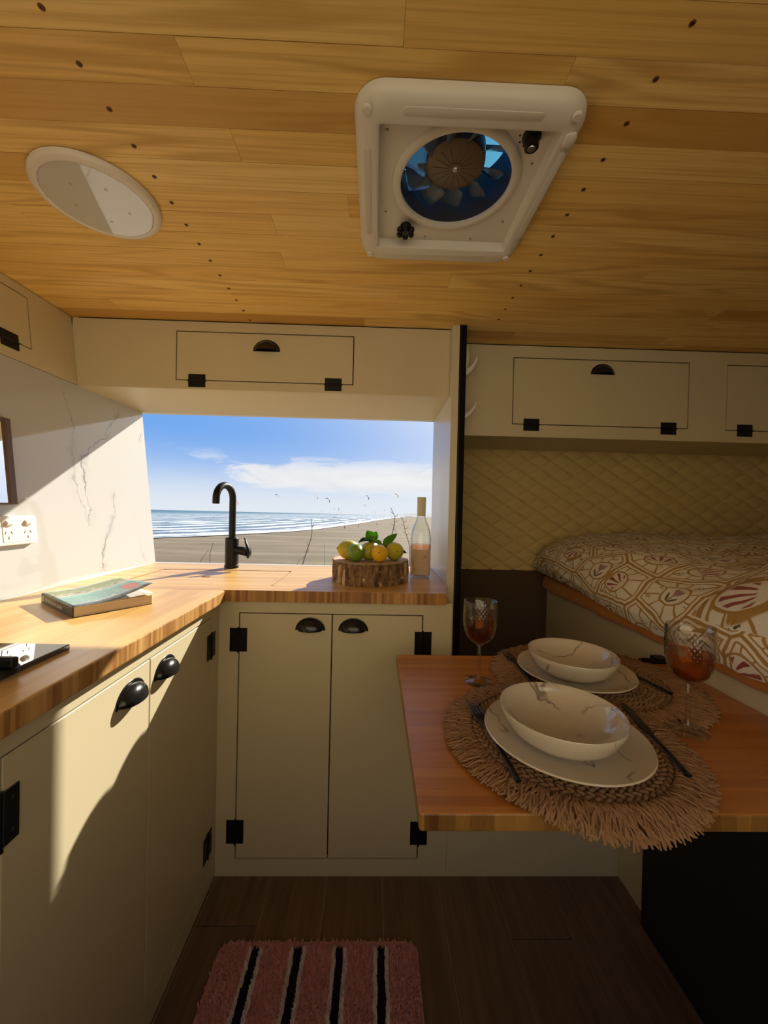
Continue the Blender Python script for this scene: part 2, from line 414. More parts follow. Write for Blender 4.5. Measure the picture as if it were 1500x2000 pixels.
def mk_shell():
    out = mat('van_outer_shell', col=(.55,.55,.55), rough=.5)
    # far side of the van, open above the worktop
    b = MB()
    b.box(-1.08, .27, 1.70, 1.73, -.06, BZ-.002); b.box(-1.14, .27, 1.70, 1.73, SZ, 1.86)
    struct(b.build('wall_back', WHITEP))
    struct(MB().box(.2985, 2.05, 1.775, 1.785, -.06, 1.86).box(.2745, .2985, 1.771, 1.785, -.06, 1.86).build('wall_bedside', WHITEP))
    # left side: leaning marble splashback
    b = MB(); t = .012
    x0, x1 = wallx(BZ), wallx(SZ)
    b.hexa([(x0-t,-.415,BZ),(x0,-.415,BZ),(x0,1.70,BZ),(x0-t,1.70,BZ),(x1-t,-.415,SZ),(x1,-.415,SZ),(x1,1.70,SZ),(x1-t,1.70,SZ)])
    struct(b.build('wall_left', MARBLE))
    struct(MB().box(-1.25, -1.14, -.75, 1.80, -.06, 1.86).box(-1.14,-.972,-.75,1.70,-.06,BZ-.04).build('wall_left_outer', out))
    struct(MB().box(1.95, 2.05, -.75, 1.83, -.06, 1.86).build('wall_right', CREAM))
    # unseen wall behind the camera, its door opening shaped to let in fill light
    yr = -.42
    b = MB().box(-1.25, -1.0, yr-.05, yr, -.06, 1.86).box(.80, 2.05, yr-.05, yr, -.06, 1.86).box(-1.0, .80, yr-.05, yr, 1.77, 1.86).box(-1.0,.80,yr-.05,yr,-.06,.72)
    struct(b.build('wall_rear', CREAM))
    # quilted panel over the bed and the dark cloth below it
    def q(u, v):
        x = .30+u*1.65; z = .886+v*.56
        a = (x/.108+z/.068); c = (x/.108-z/.068)
        da, dc = abs(a-round(a)), abs(c-round(c))
        puff = (min(da, .5)*min(dc, .5)*4)**.5
        gr = .7*min(1, da/.085)+.3*min(1, dc/.085)
        return Vector((x, 1.772-.009*puff-.010*gr, z))
    struct(MB().grid(q, 520, 200).build('trim_1', QUILT, smooth=60))
    struct(MB().box(.30, 1.95, 1.752, 1.775, .0, .886).build('trim_2', BROWNF))
mk_shell()

# ------------------------------------------------------------------ cabinet hardware
def frame_xyz(o, u, v, n):
    return Matrix(((u[0],v[0],n[0],o[0]),(u[1],v[1],n[1],o[1]),(u[2],v[2],n[2],o[2]),(0,0,0,1)))
def place(mb, M): mb.v = [M @ p for p in mb.v]; return mb

def cup_pull(parent, F, a=.042, hgt=.034, out=.026):
    """half-dome cup pull, local x across, y up, z away from the door"""
    b = MB(); nu, nt = 22, 9
    def sf(k):
        def g(u, v):
            ph = PI*u; th = v*PI/2
            return Vector((-(a-k)*math.cos(ph)*(.90+.10*math.sin(th)**.5), (hgt-k)*math.sin(ph)*math.sin(th)*1.0, (out-k)*math.sin(ph)**.8*math.cos(th)))
        return g
    b.grid(sf(0), nu, nt); b.grid(sf(.0022), nu, nt)
    place(b, F); shell = b.build('cup_handle', BLACKG, parent, smooth=60)
    b = MB()
    pts = [((a+.0015)*-math.cos(PI*i/24), (hgt+.003)*math.sin(PI*i/24), .0012) for i in range(25)]
    b.tube(pts, .0030, 6, flat=.5)
    place(b, F); b.build('rim', BLACKG, shell, smooth=60)
    b = MB().prism([(-(a-.001)*math.cos(PI*i/20), (hgt-.001)*math.sin(PI*i/20)) for i in range(21)], .0002, .0014)
    place(b, F); b.build('back_plate', BLACKM, shell)
    return shell

def hinge(parent, F, w=.053, h=.073, vertical=True):
    """butt hinge, centre at F; knuckle runs along local y when vertical, else along x"""
    b = MB()
    W, Hh = (w, h) if vertical else (w, h)
    if vertical:
        b.box(-W/2, -.0012, -Hh/2, Hh/2, -.0005, .0022).box(.0012, W/2, -Hh/2, Hh/2, -.0005, .0022)
    else:
        b.box(-W/2, W/2, -Hh/2, -.0010, -.0005, .0022).box(-W/2, W/2, .0010, Hh/2, -.0005, .0022)
    place(b, F); o = b.build('hinge', BLACKM, parent, bevel=.0006, seg=1)
    b = MB()
    if vertical: b.tube([(0,-Hh/2-.003,.0022),(0,Hh/2+.003,.0022)], .0030, 8)
    else: b.tube([(-W/2-.002,0,.0022),(W/2+.002,0,.0022)], .0026, 8)
    place(b, F); b.build('hinge_pin', BLACKM, o, smooth=40)
    for sx in (-1, 1):
        for sy in (-1, 1):
            place(MB().lathe([(0,.0030),(.0022,.0030),(.0030,.0022)], 8, (sx*W*.30, sy*Hh*.30, 0)), F).build('hinge_screw', BLACKG, o, smooth=40)
    return o

def face_panel(parent, F, rect, doors, name='face_frame', thick=.016, m=None, gap=.0036):
    """flat front in local x (u), y (v), z out; doors are holes filled by slabs with a thin gap; returns door objects"""
    m = m or CREAM
    us = sorted({rect[0], rect[1]} | {d[0] for d in doors} | {d[1] for d in doors})
    vs_ = sorted({rect[2], rect[3]} | {d[2] for d in doors} | {d[3] for d in doors})
    b = MB()
    for i in range(len(us)-1):
        for j in range(len(vs_)-1):
            cu, cv = (us[i]+us[i+1])/2, (vs_[j]+vs_[j+1])/2
            if any(d[0] < cu < d[1] and d[2] < cv < d[3] for d in doors): continue
            b.box(us[i], us[i+1], vs_[j], vs_[j+1], -thick, 0)
    place(b, F); fr = b.build(name, m, parent)
    if doors:
        b = MB()
        b.box(rect[0]+.002, rect[1]-.002, rect[2]+.002, rect[3]-.002, -thick-.006, -thick-.001)
        place(b, F); b.build('dark_backing', DARK, parent)  # near-black sheet standing in for the shade inside the cabinet
    out = []
    for d in doors:
        g0 = gap*(.5 if any(e[1] == d[0] for e in doors) else 1); g1 = gap*(.5 if any(e[0] == d[1] for e in doors) else 1)
        b = MB().box(d[0]+g0, d[1]-g1, d[2]+gap, d[3]-gap, -thick+.0005, 0.0)
        place(b, F); out.append(b.build('door', m, parent, bevel=.0008, seg=1))
    return out

# ------------------------------------------------------------------ upper cabinets
def upper_back():
    t = thing('overhead_cabinet', 'wide cream overhead cabinet with one flap door above the open window', 'cabinet', (-.39, 1.338, SZ))
    F = frame_xyz((0,1.338,0), (1,0,0), (0,0,1), (0,-1,0))
    x0, x1 = wallx(SZ)-.001, .250
    d = face_panel(t, F, (x0-.02, x1, SZ, CZ-.001), [(-.695, -.085, SZ+.029, SZ+.199)])
    MB().box(x0-.0, x1, 1.355, 1.699, SZ, SZ+.014).build('bottom_panel', CREAM, t)
    cup_pull(d[0], frame_xyz((-.386,1.338,SZ+.136),(1,0,0),(0,0,1),(0,-1,0)))
    for x in (-.622, -.155): hinge(d[0], frame_xyz((x,1.338,SZ+.029),(1,0,0),(0,0,1),(0,-1,0)), .058, .044, False)
    MB().box(x0, x1, 1.3375, 1.3395, CZ-.003, CZ-.0005).build('shadow_gap', DARK, t)
upper_back()

def upper_left():
    t = thing('overhead_cabinet', 'cream overhead cabinet flush above the marble panel, black hinge on its flap', 'cabinet', (-1.03, .5, SZ))
    n = Vector((1, 0, .105)).normalized(); v = Vector((-.105, 0, 1)).normalized()
    F = frame_xyz((wallx(SZ), 0, SZ), (0,1,0), v, n)
    L = (CZ-SZ)/v.z
    yj = .017
    d = face_panel(t, F, (-.41, 1.337, .002, L-.002), [(.55, 1.170, .052, .207)])
    hinge(d[0], frame_xyz(F @ Vector((1.098,.052,0)), (0,1,0), v, n), .054, .046, False)
    hinge(d[0], frame_xyz(F @ Vector((.63,.052,0)), (0,1,0), v, n), .054, .046, False)
    cup_pull(d[0], frame_xyz(F @ Vector((.86,.155,0)), (0,1,0), v, n))
    MB().box(-1.135, wallx(SZ)-.018, -.41, 1.337, SZ-.003, SZ+.010).build('bottom_panel', CREAM, t)
upper_left()

def upper_right():
    z0 = H+.284; Y = 1.445
    t = thing('overhead_cabinet', 'long cream overhead cabinet with two flap doors above the bed', 'cabinet', (1.1, Y, z0))
    F = frame_xyz((0,Y,0), (1,0,0), (0,0,1), (0,-1,0))
    d = face_panel(t, F, (.300, 1.945, z0, CZ-.001), [(.510, 1.190, z0+.046, z0+.300), (1.336, 1.90, z0+.044, z0+.297)])
    cup_pull(d[0], frame_xyz((.853,Y,H+.528),(1,0,0),(0,0,1),(0,-1,0)))
    cup_pull(d[1], frame_xyz((1.66,Y,H+.528),(1,0,0),(0,0,1),(0,-1,0)))
    for k, x in ((0,.584),(0,1.113),(1,1.411),(1,1.82)): hinge(d[k], frame_xyz((x,Y,z0+.046),(1,0,0),(0,0,1),(0,-1,0)), .060, .046, False)
    MB().box(.300, 1.945, Y+.016, 1.772, z0, z0+.014).build('bottom_panel', CREAM, t)
    MB().box(.300, 1.945, Y-.0006, Y+.001, CZ-.003, CZ-.0005).build('shadow_gap', DARK, t)
upper_right()

# ------------------------------------------------------------------ partition between kitchen and bed
def partition():
    t = thing('partition_panel', 'tall cream partition panel with black edge trim beside the window', 'panel', (.275, 1.5, 0))
    MB().box(.2505, .2745, 1.305, 1.699, 0, CZ-.001).build('panel', WHITEP, t)
    MB().box(.2507, .2743, 1.3035, 1.3055, .0, CZ-.001).build('edge_strip', CREAM, t)
    MB().box(.2745, .2985, 1.303, 1.77, 0, CZ-.001).build('black_liner', BLACKTRIM, t)
    MB().box(.2765, .2800, 1.3015, 1.3035, 0, CZ-.001).build('trim_ridge', BLACKM, t)
partition()

def hook(z, s, big, label):
    t = thing('wall_hook', label, 'hook', (.2985, 1.385, H+z), 0)
    pts = [(.004,0,-.030*s),(.020,0,-.024*s),(.038,-.002,-.006*s),(.051,-.003,.014*s),(.057,-.004,.034*s)]
    MB().tube(pts, [.0100*s,.0115*s,.0090*s,.0060*s,.0025*s], 10).build('prong', mat('white_antler', col=(.88,.86,.80), rough=.35), t, smooth=60, local=True)
    if big:
        MB().tube([(.006,0,-.036),(.014,0,.0),(.022,0,.035),(.020,0,.072)], [.0105,.0110,.0085,.0030], 10).build('back_tine', mat('white_antler'), t, smooth=60, local=True)
    else:
        MB().tube([(.003,0,-.034),(.006,0,.0)], [.010,.007], 10).build('back_plate', mat('white_antler'), t, smooth=60, local=True)
hook(.522, 1.0, True, 'larger white antler hook on the black partition, near the ceiling')
hook(.362, .85, False, 'smaller white curved hook on the black partition, under the antler hook')

# ------------------------------------------------------------------ lower cabinets
def lower_back():
    Y = 1.197
    t = thing('base_cabinet', 'cream base cabinet with two tall doors under the sink worktop', 'cabinet', (-.12, 1.4, 0))
    F = frame_xyz((0,Y,0), (1,0,0), (0,0,1), (0,-1,0))
    zt, zb = H-.331, H-1.102
    d = face_panel(t, F, (-.475, .2485, 0.0, BZ-.0355), [(-.4145,-.126,zb,zt), (-.126,.1585,zb,zt)])
    for k, x in ((0,-.1935),(1,-.060)): cup_pull(d[k], frame_xyz((x,Y,H-.383),(1,0,0),(0,0,1),(0,-1,0)))
    for k, x, z in ((0,-.4145,-.416),(0,-.4145,-1.016),(1,.159,-.420),(1,.159,-1.019)):
        hinge(d[k], frame_xyz((x,Y,H+z),(1,0,0),(0,0,1),(0,-1,0)))
    MB().box(.2345,.2485,1.213,1.69,0,BZ-.0355).build('side_panel', CREAM, t)
lower_back()

def lower_left():
    X = -.475
    t = thing('base_cabinet', 'long cream base cabinet under the cooktop, its doors crossed by a sun patch', 'cabinet', (-.7, .4, 0))
    F = frame_xyz((X,0,0), (0,1,0), (0,0,1), (1,0,0))
    zt, zb = H-.331, .054
    d = face_panel(t, F, (-.41, 1.196, 0.0, BZ-.0355), [(-.22,.135,zb,zt), (.138,.497,zb,zt), (.502,.832,zb,zt), (.832,1.140,zb,zt)])
    cup_pull(d[2], frame_xyz((X,.768,H-.390),(0,1,0),(0,0,1),(1,0,0)))
    cup_pull(d[3], frame_xyz((X,.893,H-.390),(0,1,0),(0,0,1),(1,0,0)))
    for k, y, z in ((3,1.140,-.416),(3,1.140,-1.012),(2,.502,-.416),(2,.502,-1.012)):
        hinge(d[k], frame_xyz((X,y,H+z),(0,1,0),(0,0,1),(1,0,0)))
lower_left()

def bench():
    t = thing('bench_box', 'low cream bench box behind the table, below the quilted wall', 'bench', (.52, 1.45, 0))
    MB().box(.2490,.800,1.197,1.213,0,.43).build('front_panel', CREAM, t)
    MB().box(.3000,.800,1.213,1.750,.414,.43).build('seat_board', CREAM, t)
    MB().box(.30,.798,1.205,1.750,.431,.49).build('seat_cushion', BROWNF, t, bevel=.015, seg=3)
bench()

def bed_base():
    t = thing('bed_base', 'cream panelled bed platform along the right side of the table', 'bed', (1.3, .7, 0))
    MB().box(.8005,.818,-.41,1.750,0,.800).build('side_panel', CREAM, t)
    MB().box(.818,1.948,-.41,1.750,.782,.800).build('slat_board', CREAM, t)
    MB().box(1.93,1.948,-.41,1.750,0,.782).build('far_panel', CREAM, t)
bed_base()

def black_box():
    t = thing('black_panel', 'large plain black panel under the dining table, against the bed platform', 'bin', (.79, .45, 0))  # thin black slab, only the dark front is built
    b = MB(); b.box(.772,.7995,-.35,1.056,0,.66); b.build('body', BLACKBOX, t, bevel=.006)
    b = MB(); b.box(.768,.7995,-.355,1.060,.662,.69); b.build('lid', BLACKBOX, t, bevel=.004)
black_box()

# ------------------------------------------------------------------ worktops
def slab(name, label, poly, z1, th, mt, me, ch=.003):
    o = MB().prism(poly, z1-th, z1, 0, 1).build(name, [mt, me], None, bevel=ch, seg=2)
    return tag(o, label, 'worktop')
SX0, SX1, SY0, SY1 = -.825, -.330, 1.258, 1.535     # sink lid
def back_top():
    b = MB(); th = .035; z0, z1 = BZ-th, BZ; g = .0036
    xl = wallx(BZ)+.001
    b.prism([(xl,1.177),(SX0-g,1.177),(SX0-g,1.695),(xl,1.695)], z0, z1, 0, 1)
    b.prism([(SX1+g,1.177),(.2265,1.177),(.2495,1.304),(.2495,1.695),(SX1+g,1.695)], z0, z1, 0, 1)
    b.prism([(SX0-g,1.177),(SX1+g,1.177),(SX1+g,SY0-g),(SX0-g,SY0-g)], z0, z1, 0, 1)
    b.prism([(SX0-g,SY1+g),(SX1+g,SY1+g),(SX1+g,1.695),(SX0-g,1.695)], z0, z1, 0, 1)
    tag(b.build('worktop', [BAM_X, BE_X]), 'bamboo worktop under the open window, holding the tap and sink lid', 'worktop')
    t = thing('sink_lid', 'flush bamboo sink lid with a finger hole beside the black tap', 'lid', (-.58,1.4,BZ))
    # lid with rounded corners and a finger hole near its far edge
    b = MB(); hx, hy, hr = atZ(402,1126,BZ).x, atZ(402,1126,BZ).y, .017; N = 32
    cyc = []
    r = .018
    for cx, cy, a0 in ((SX1-r,SY1-r,0),(SX0+r,SY1-r,PI/2),(SX0+r,SY0+r,PI),(SX1-r,SY0+r,1.5*PI)):
        for i in range(8): a = a0+PI/2*i/7; cyc.append((cx+r*math.cos(a), cy+r*math.sin(a)))
    inner = []
    for x, y in cyc:
        a = math.atan2(y-hy, x-hx); inner.append((hx+hr*math.cos(a), hy+hr*math.sin(a)))
    n = len(cyc)
    for z, fl in ((BZ-.0012, 0), (BZ-.02, 1)):
        k = len(b.v); b.v += [Vector((x,y,z)) for x, y in cyc+inner]
        for i in range(n): b.f.append((k+i,k+(i+1)%n,k+n+(i+1)%n,k+n+i)); b.m.append(0)
    for i in range(n):
        j = (i+1) % n
        b.f.append((i,j,2*n+j,2*n+i)); b.m.append(1); b.f.append((n+i,n+j,3*n+j,3*n+i)); b.m.append(1)
    b.build('lid_board', [BAM_X, BE_X], t)
    MB().box(SX0-.001,SX1+.001,SY0-.001,SY1+.001,BZ-.034,BZ-.0205).build('sink_shade_sheet', mat('sink_shadow', col=(.05,.025,.01), rough=.7), t)  # dark sheet painted as the shade below the finger hole and groove
back_top()
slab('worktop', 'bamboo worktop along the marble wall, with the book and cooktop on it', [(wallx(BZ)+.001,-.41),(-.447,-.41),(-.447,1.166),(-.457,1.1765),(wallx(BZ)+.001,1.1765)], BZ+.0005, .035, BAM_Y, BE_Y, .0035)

# ------------------------------------------------------------------ tap
def tap():
    x, y = -.587, 1.597
    t = thing('kitchen_tap', 'black gooseneck kitchen tap with side lever on the bamboo worktop', 'tap', (x, y, BZ))
    MB().lathe([(0,0),(.0285,0),(.0285,.012),(.0265,.014),(.0265,.122),(.024,.125),(0,.125)], 32).build('body', BLACKM, t, smooth=35, local=True)
    # neck: straight rise then a semicircular arch forward-left
    dx, dy = -.26, -.965; R = .052; z1 = .285
    pts = [(0,0,.12),(0,0,.16),(0,0,.2),(0,0,.24),(0,0,z1)]
    for i in range(1, 15):
        a = PI*1.02*i/14; k = R*(1-math.cos(a)); pts.append((dx*k, dy*k, z1+R*math.sin(a)))
    e = pts[-1]; pts.append((e[0]-.001, e[1]+.001, e[2]-.018))
    MB().tube(pts, .0135, 18).build('neck', BLACKM, t, smooth=50, local=True)
    MB().lathe([(0,-.001),(.0095,-.001),(.0105,.002)], 16, (pts[-1][0],pts[-1][1],pts[-1][2]-.0005)).build('aerator', STEEL, t, smooth=40, local=True)
    h = Vector((.95,-.31,0)).normalized()
    st = MB().tube([h*.020+Vector((0,0,.075)), h*.052+Vector((0,0,.072)), h*.078+Vector((0,0,.068))], [.0165,.0175,.0175], 18).build('lever_base', BLACKM, t, smooth=40, local=True)
    c = h*.076
    pth = [c+Vector((0,0,.046))+h*.004, c+Vector((0,0,.066))+h*.008, c+Vector((0,0,.085))+h*.004, c+Vector((0,0,.105))-h*.006, c+Vector((0,0,.126))-h*.013]
    MB().tube(pth, [.014,.021,.0185,.014,.009], 14, flat=.38).build('lever', BLACKM, t, smooth=60, local=True)
    MB().ell((c.x-.006, c.y-.011, .083), (.0032,.0032,.0032), None, 10, 6).build('lever_screw', STEEL, st, smooth=60, local=True)
tap()

# ------------------------------------------------------------------ wood slice, fruit, bottle
def f_bark(t, b):
    p = t.obj(); x, y, z = t.xyz(p); a = t.m('ARCTAN2', y, x)
    n = t.noise(t.comb(t.m('MULTIPLY', a, 9.0), t.m('MULTIPLY', z, 14.0), 0.0), 1.0, 5, .65)
    n2 = t.noise(p, 90, 4, .6)
    c = t.mix(t.smooth(n, .34, .66), (.055,.026,.010), (.30,.175,.085)); c = t.mix(t.smooth(n2, .5, .75, 0, .6), c, (.42,.27,.15))
    t.put(b.inputs['Base Color'], c); t.put(b.inputs['Normal'], t.bump(t.m('ADD', n, n2), .7, .004))
BARK = mat('bark', f_bark, rough=.9)
def f_disc(t, b):
    p = t.obj(); x, y, z = t.xyz(p); r = t.vm('LENGTH', t.comb(x, y, 0.0))
    n = t.noise(p, 14, 3)
    rg = t.m('PINGPONG', t.m('ADD', t.m('MULTIPLY', r, 90.0), t.m('MULTIPLY', n, 2.0)), .5)
    c = t.mix(t.smooth(rg, .0, .5), (.47,.30,.18), (.62,.44,.29)); t.put(b.inputs['Base Color'], c)
DISC = mat('cut_wood', f_disc, rough=.75)
def wood_slice():
    t = thing('wood_slice', 'thick round log slice with rough bark, carrying the citrus fruit', 'serving board', (-.014, 1.392, BZ))
    rn = random.Random(5); ks = [(rn.random()*2*PI, .08+rn.random()*.10, .003+rn.random()*.004) for _ in range(26)]
    def rad(a, z):
        r = .139+.003*math.sin(3*a+1)+.002*math.sin(5*a)
        for a0, w, dp in ks:
            d = (a-a0+.25*math.sin(z*40+a0*5)*.12+PI) % (2*PI)-PI
            r -= dp*math.exp(-(d/(w*.28))**2)*1.4
        return r+.0025*mnoise.noise(Vector((math.cos(a)*6, math.sin(a)*6, z*60)))
    b = MB(); nz, na = 9, 150; h = .073
    b.grid(lambda u, v: Vector((rad(u*2*PI, v*h)*math.cos(u*2*PI)*(1-.02*abs(v-.5)), rad(u*2*PI, v*h)*math.sin(u*2*PI)*(1-.02*abs(v-.5)), v*h)), na, nz)
    b.build('bark', BARK, t, smooth=50, local=True)
    top = [(rad(2*PI*i/na, h)*.985*math.cos(2*PI*i/na), rad(2*PI*i/na, h)*.985*math.sin(2*PI*i/na)) for i in range(na)]
    MB().prism(top, .0005, h+.0012).build('cut_face', DISC, t, local=True, bevel=.001, seg=1)
wood_slice()

def fruit_mat(name, c1, c2, bias):
    def fn(t, b):
        p = t.obj(); x, y, z = t.xyz(p)
        n = t.noise(p, 18, 2); f = t.smooth(t.m('ADD', t.m('MULTIPLY', z, bias), t.m('MULTIPLY', n, .9)), .25, .75)
        t.put(b.inputs['Base Color'], t.mix(f, c1, c2)); t.put(b.inputs['Normal'], t.bump(t.noise(p, 420, 2), .25, .0008))
        t.put(b.inputs['Subsurface Weight'], .08); t.put(b.inputs['Subsurface Radius'], (.01,.006,.002))
    return mat(name, fn, rough=.38)
FR = [fruit_mat('lemon_skin_yellow_green', (.74,.50,.02), (.46,.46,.04), 8), fruit_mat('lime_skin', (.13,.26,.02), (.20,.33,.03), 6),
      fruit_mat('lemon_skin_golden', (.90,.52,.015), (.86,.54,.02), 4), fruit_mat('lemon_skin_greenish', (.38,.40,.03), (.62,.52,.03), 6)]
def fruit(px, py, Y, r, L, yaw, pitch, m, label, nip=.16):
    c = atY(px, py, Y); z = BZ+.0742+r*.985
    t = thing('lemon', label, 'fruit', (c.x, c.y, z), 0, None)
    M = Matrix.Rotation(yaw, 3, 'Z') @ Matrix.Rotation(pitch, 3, 'Y')
    def fn(u):
        s = abs(u.x); k = 1+(nip*max(0, s-.90)/.10*.45 if s > .9 else 0)
        return Vector((u.x*k, u.y, u.z))
    b = MB(); b.ell((0,0,0), (L, r, r), M @ Matrix.Rotation(PI/2, 3, 'Y').to_3x3() @ Matrix.Identity(3), 28, 20, 0, lambda u: Vector((u.x, u.y, u.z)))
    # ell poles lie on local z; stretch along z instead
    b = MB(); R = M @ Matrix.Rotation(PI/2, 3, 'Y')
    def fz(u):
        s = abs(u.z); return Vector((u.x, u.y, u.z*(1+.10*max(0, (s-.86)/.14)**2)))
    b.ell((0,0,0), (r, r, L), R, 28, 22, 0, fz)
    b.build('skin', FR[m], t, smooth=180, local=True)
    e = R @ Vector((0,0,-L*1.0)); e2 = R @ Vector((0,0,-L*1.12))
    MB().tube([e, e2], [.0035,.0028], 8).build('stem_button', mat('fruit_stem', col=(.16,.17,.05), rough=.7), t, smooth=50, local=True)
fruit(682, 1076, 1.375, .0345, .043, .5, .15, 0, 'large yellow-green lemon at the window-side rim of the log slice')
fruit(695, 1079, 1.322, .0305, .035, 1.9, .35, 1, 'dark green lime lying in front of the large yellow-green lemon')
fruit(722, 1077, 1.372, .0330, .040, .9, -.2, 3, 'half green lemon tucked behind the golden one on the log slice')
fruit(741, 1085, 1.318, .0300, .034, 1.5, .2, 2, 'small golden-yellow lemon at the front rim of the log slice')
fruit(770, 1075, 1.372, .0330, .039, 1.75, .1, 3, 'round green-tinged lemon beside the wine bottle on the log slice')
fruit(736, 1072, 1.432, .0320, .038, .3, 0, 0, 'yellow lemon at the back of the citrus pile under the leaves')

def leaf_mat(name, c):
    def fn(t, b):
        n = t.noise(t.obj(), 60, 3); t.put(b.inputs['Base Color'], t.mix(n, tuple(v*.8 for v in c), tuple(v*1.2 for v in c)))
        tr = t.new('ShaderNodeBsdfTranslucent'); t.put(tr.inputs[0], tuple(min(1, v*2.4) for v in c))
        mx = t.new('ShaderNodeMixShader'); mx.inputs[0].default_value = .45
        outn = t.n['Material Output']; t.l.new(b.outputs[0], mx.inputs[1]); t.l.new(tr.outputs[0], mx.inputs[2]); t.l.new(mx.outputs[0], outn.inputs[0])
    return mat(name, fn, rough=.3)
LEAF = leaf_mat('lemon_leaf', (.10,.24,.02)); LEAFD = leaf_mat('lemon_leaf_dark', (.025,.07,.012))
def leaf_mb(p0, p1, w, nrm, curl):
    p0, p1, nrm = Vector(p0), Vector(p1), Vector(nrm).normalized(); ax = (p1-p0); side = ax.cross(nrm).normalized()
    def g(u, v):
        s = (v-.5)*2; ww = w*(math.sin(PI*u**.85)**.8)*(1 if u < .999 else 0)
        return p0+ax*u+side*s*ww+nrm*(curl*math.sin(PI*u)+abs(s)*ww*.35)
    return MB().grid(g, 12, 6)
def sprig(label, base, leaves):
    t = thing('lemon_sprig', label, 'leaves', base)
    b = Vector(base)
    MB().tube([b+Vector((-.012,0,-.004)), b+Vector((0,0,.002)), b+Vector((.014,-.004,.006))], .0018, 6).build('twig', mat('green_twig', col=(.14,.19,.04), rough=.6), t, smooth=60)
    for p1, w, nrm, curl, mt in leaves:
        leaf_mb(b, p1, w, nrm, curl).build('leaf', mt, t, smooth=180, solid=.0006)
q = lambda px, py, Y: atY(px, py, Y)
sprig('sprig of bright and dark green lemon leaves lying over the citrus pile', q(728,1060,1.372), [
    (q(717,1036,1.39), .021, (.3,-1,.25), .006, LEAF), (q(735,1038,1.40), .017, (-.3,-1,.3), .004, LEAF), (q(700,1060,1.345), .014, (0,-.5,1), .010, LEAFD), (q(748,1064,1.36), .011, (0,-.6,1), .006, LEAF)])
sprig('upright pointed lemon leaf with a dark leaf behind, beside the bottle', q(748,1068,1.372), [
    (q(776,1042,1.40), .016, (-.5,-1,.3), .004, LEAF), (q(795,1080,1.425), .015, (0,-1,.6), .006, LEAFD)])

def bottle():
    c = (.175, 1.447, BZ)
    t = thing('wine_bottle', 'clear glass wine bottle of pale rose wine with cream cap by the window', 'bottle', c)
    z = lambda v: v
    prof = [(0,.004),(.018,.008),(.030,.002),(.034,.0),(.0375,.004),(.0388,.012),(.0390,.030),(.0388,.145),(.0372,.165),(.0325,.185),(.0255,.203),(.0195,.217),(.0158,.230),(.0150,.240),(.0148,.300)]
    inn = [(r-.0022 if r > .004 else 0, zz+.003 if zz < .05 else zz) for r, zz in prof]
    MB().lathe(prof+[(.0126,.300)]+inn[::-1][:-1]+[(0,.012)], 40).build('glass', GLASSC, t, smooth=40, local=True)
    def fw(tt, b): pass
    wine = mat('rose_wine', thin((.95,.66,.50), .5, 1.33))
    MB().lathe([(0,.0115),(.018,.0115),(.030,.0085),(.0352,.011),(.0374,.030),(.0374,.1270),(0,.1270)], 40).build('wine', wine, t, smooth=40, local=True)
    cap = mat('cream_cap', col=(.62,.54,.36), rough=.45)
    MB().lathe([(.0152,.2330),(.0162,.2330),(.0162,.285),(.0167,.287),(.0167,.303),(.0160,.3045),(0,.3045)], 32).build('cap', cap, t, smooth=35, local=True)
    def f_lab(t_, b_):
        tr = t_.new('ShaderNodeBsdfTranslucent'); t_.put(tr.inputs[0], (.86,.70,.48))
        mx = t_.new('ShaderNodeMixShader'); mx.inputs[0].default_value = .55
        t_.l.new(b_.outputs[0], mx.inputs[1]); t_.l.new(tr.outputs[0], mx.inputs[2]); t_.l.new(mx.outputs[0], t_.n['Material Output'].inputs[0])
    lm = mat('paper_label', f_lab, col=(.72,.62,.44), rough=.7)
    a0, a1 = -PI/2-1.05, -PI/2+1.05
    b = MB(); b.grid(lambda u, v: Vector((.0393*math.cos(a0+(a1-a0)*u), .0393*math.sin(a0+(a1-a0)*u), .018+.092*v)), 24, 2)
    lab = b.build('label', lm, t, smooth=180, local=True)
    ink = mat('label_ink', col=(.20,.15,.09), rough=.7)
    def on(a, zz): return Vector((.0396*math.cos(-PI/2+a), .0396*math.sin(-PI/2+a), zz))
    b = MB()
    b.tube([on(-.02,.082), on(.12,.086), on(.30,.090), on(.42,.088), on(.36,.083), on(.20,.078), on(.04,.075)], [.0004,.0009,.0011,.0012,.001,.0007,.0003], 6, flat=.3)
    b.tube([on(-.38,.081), on(-.30,.082), on(-.24,.080)], .0006, 6, flat=.3)
    for zz, w in ((.060,.55),(.036,.14),(.029,.34)):
        k = int(w*26)
        for i in range(k):
            a = -w+2*w*(i+.2)/k; b.tube([on(a,zz), on(a+w*.9/k,zz)], .0008 if zz > .05 else .0006, 5, flat=.4)
    b.build('print', ink, lab, local=True)
bottle()

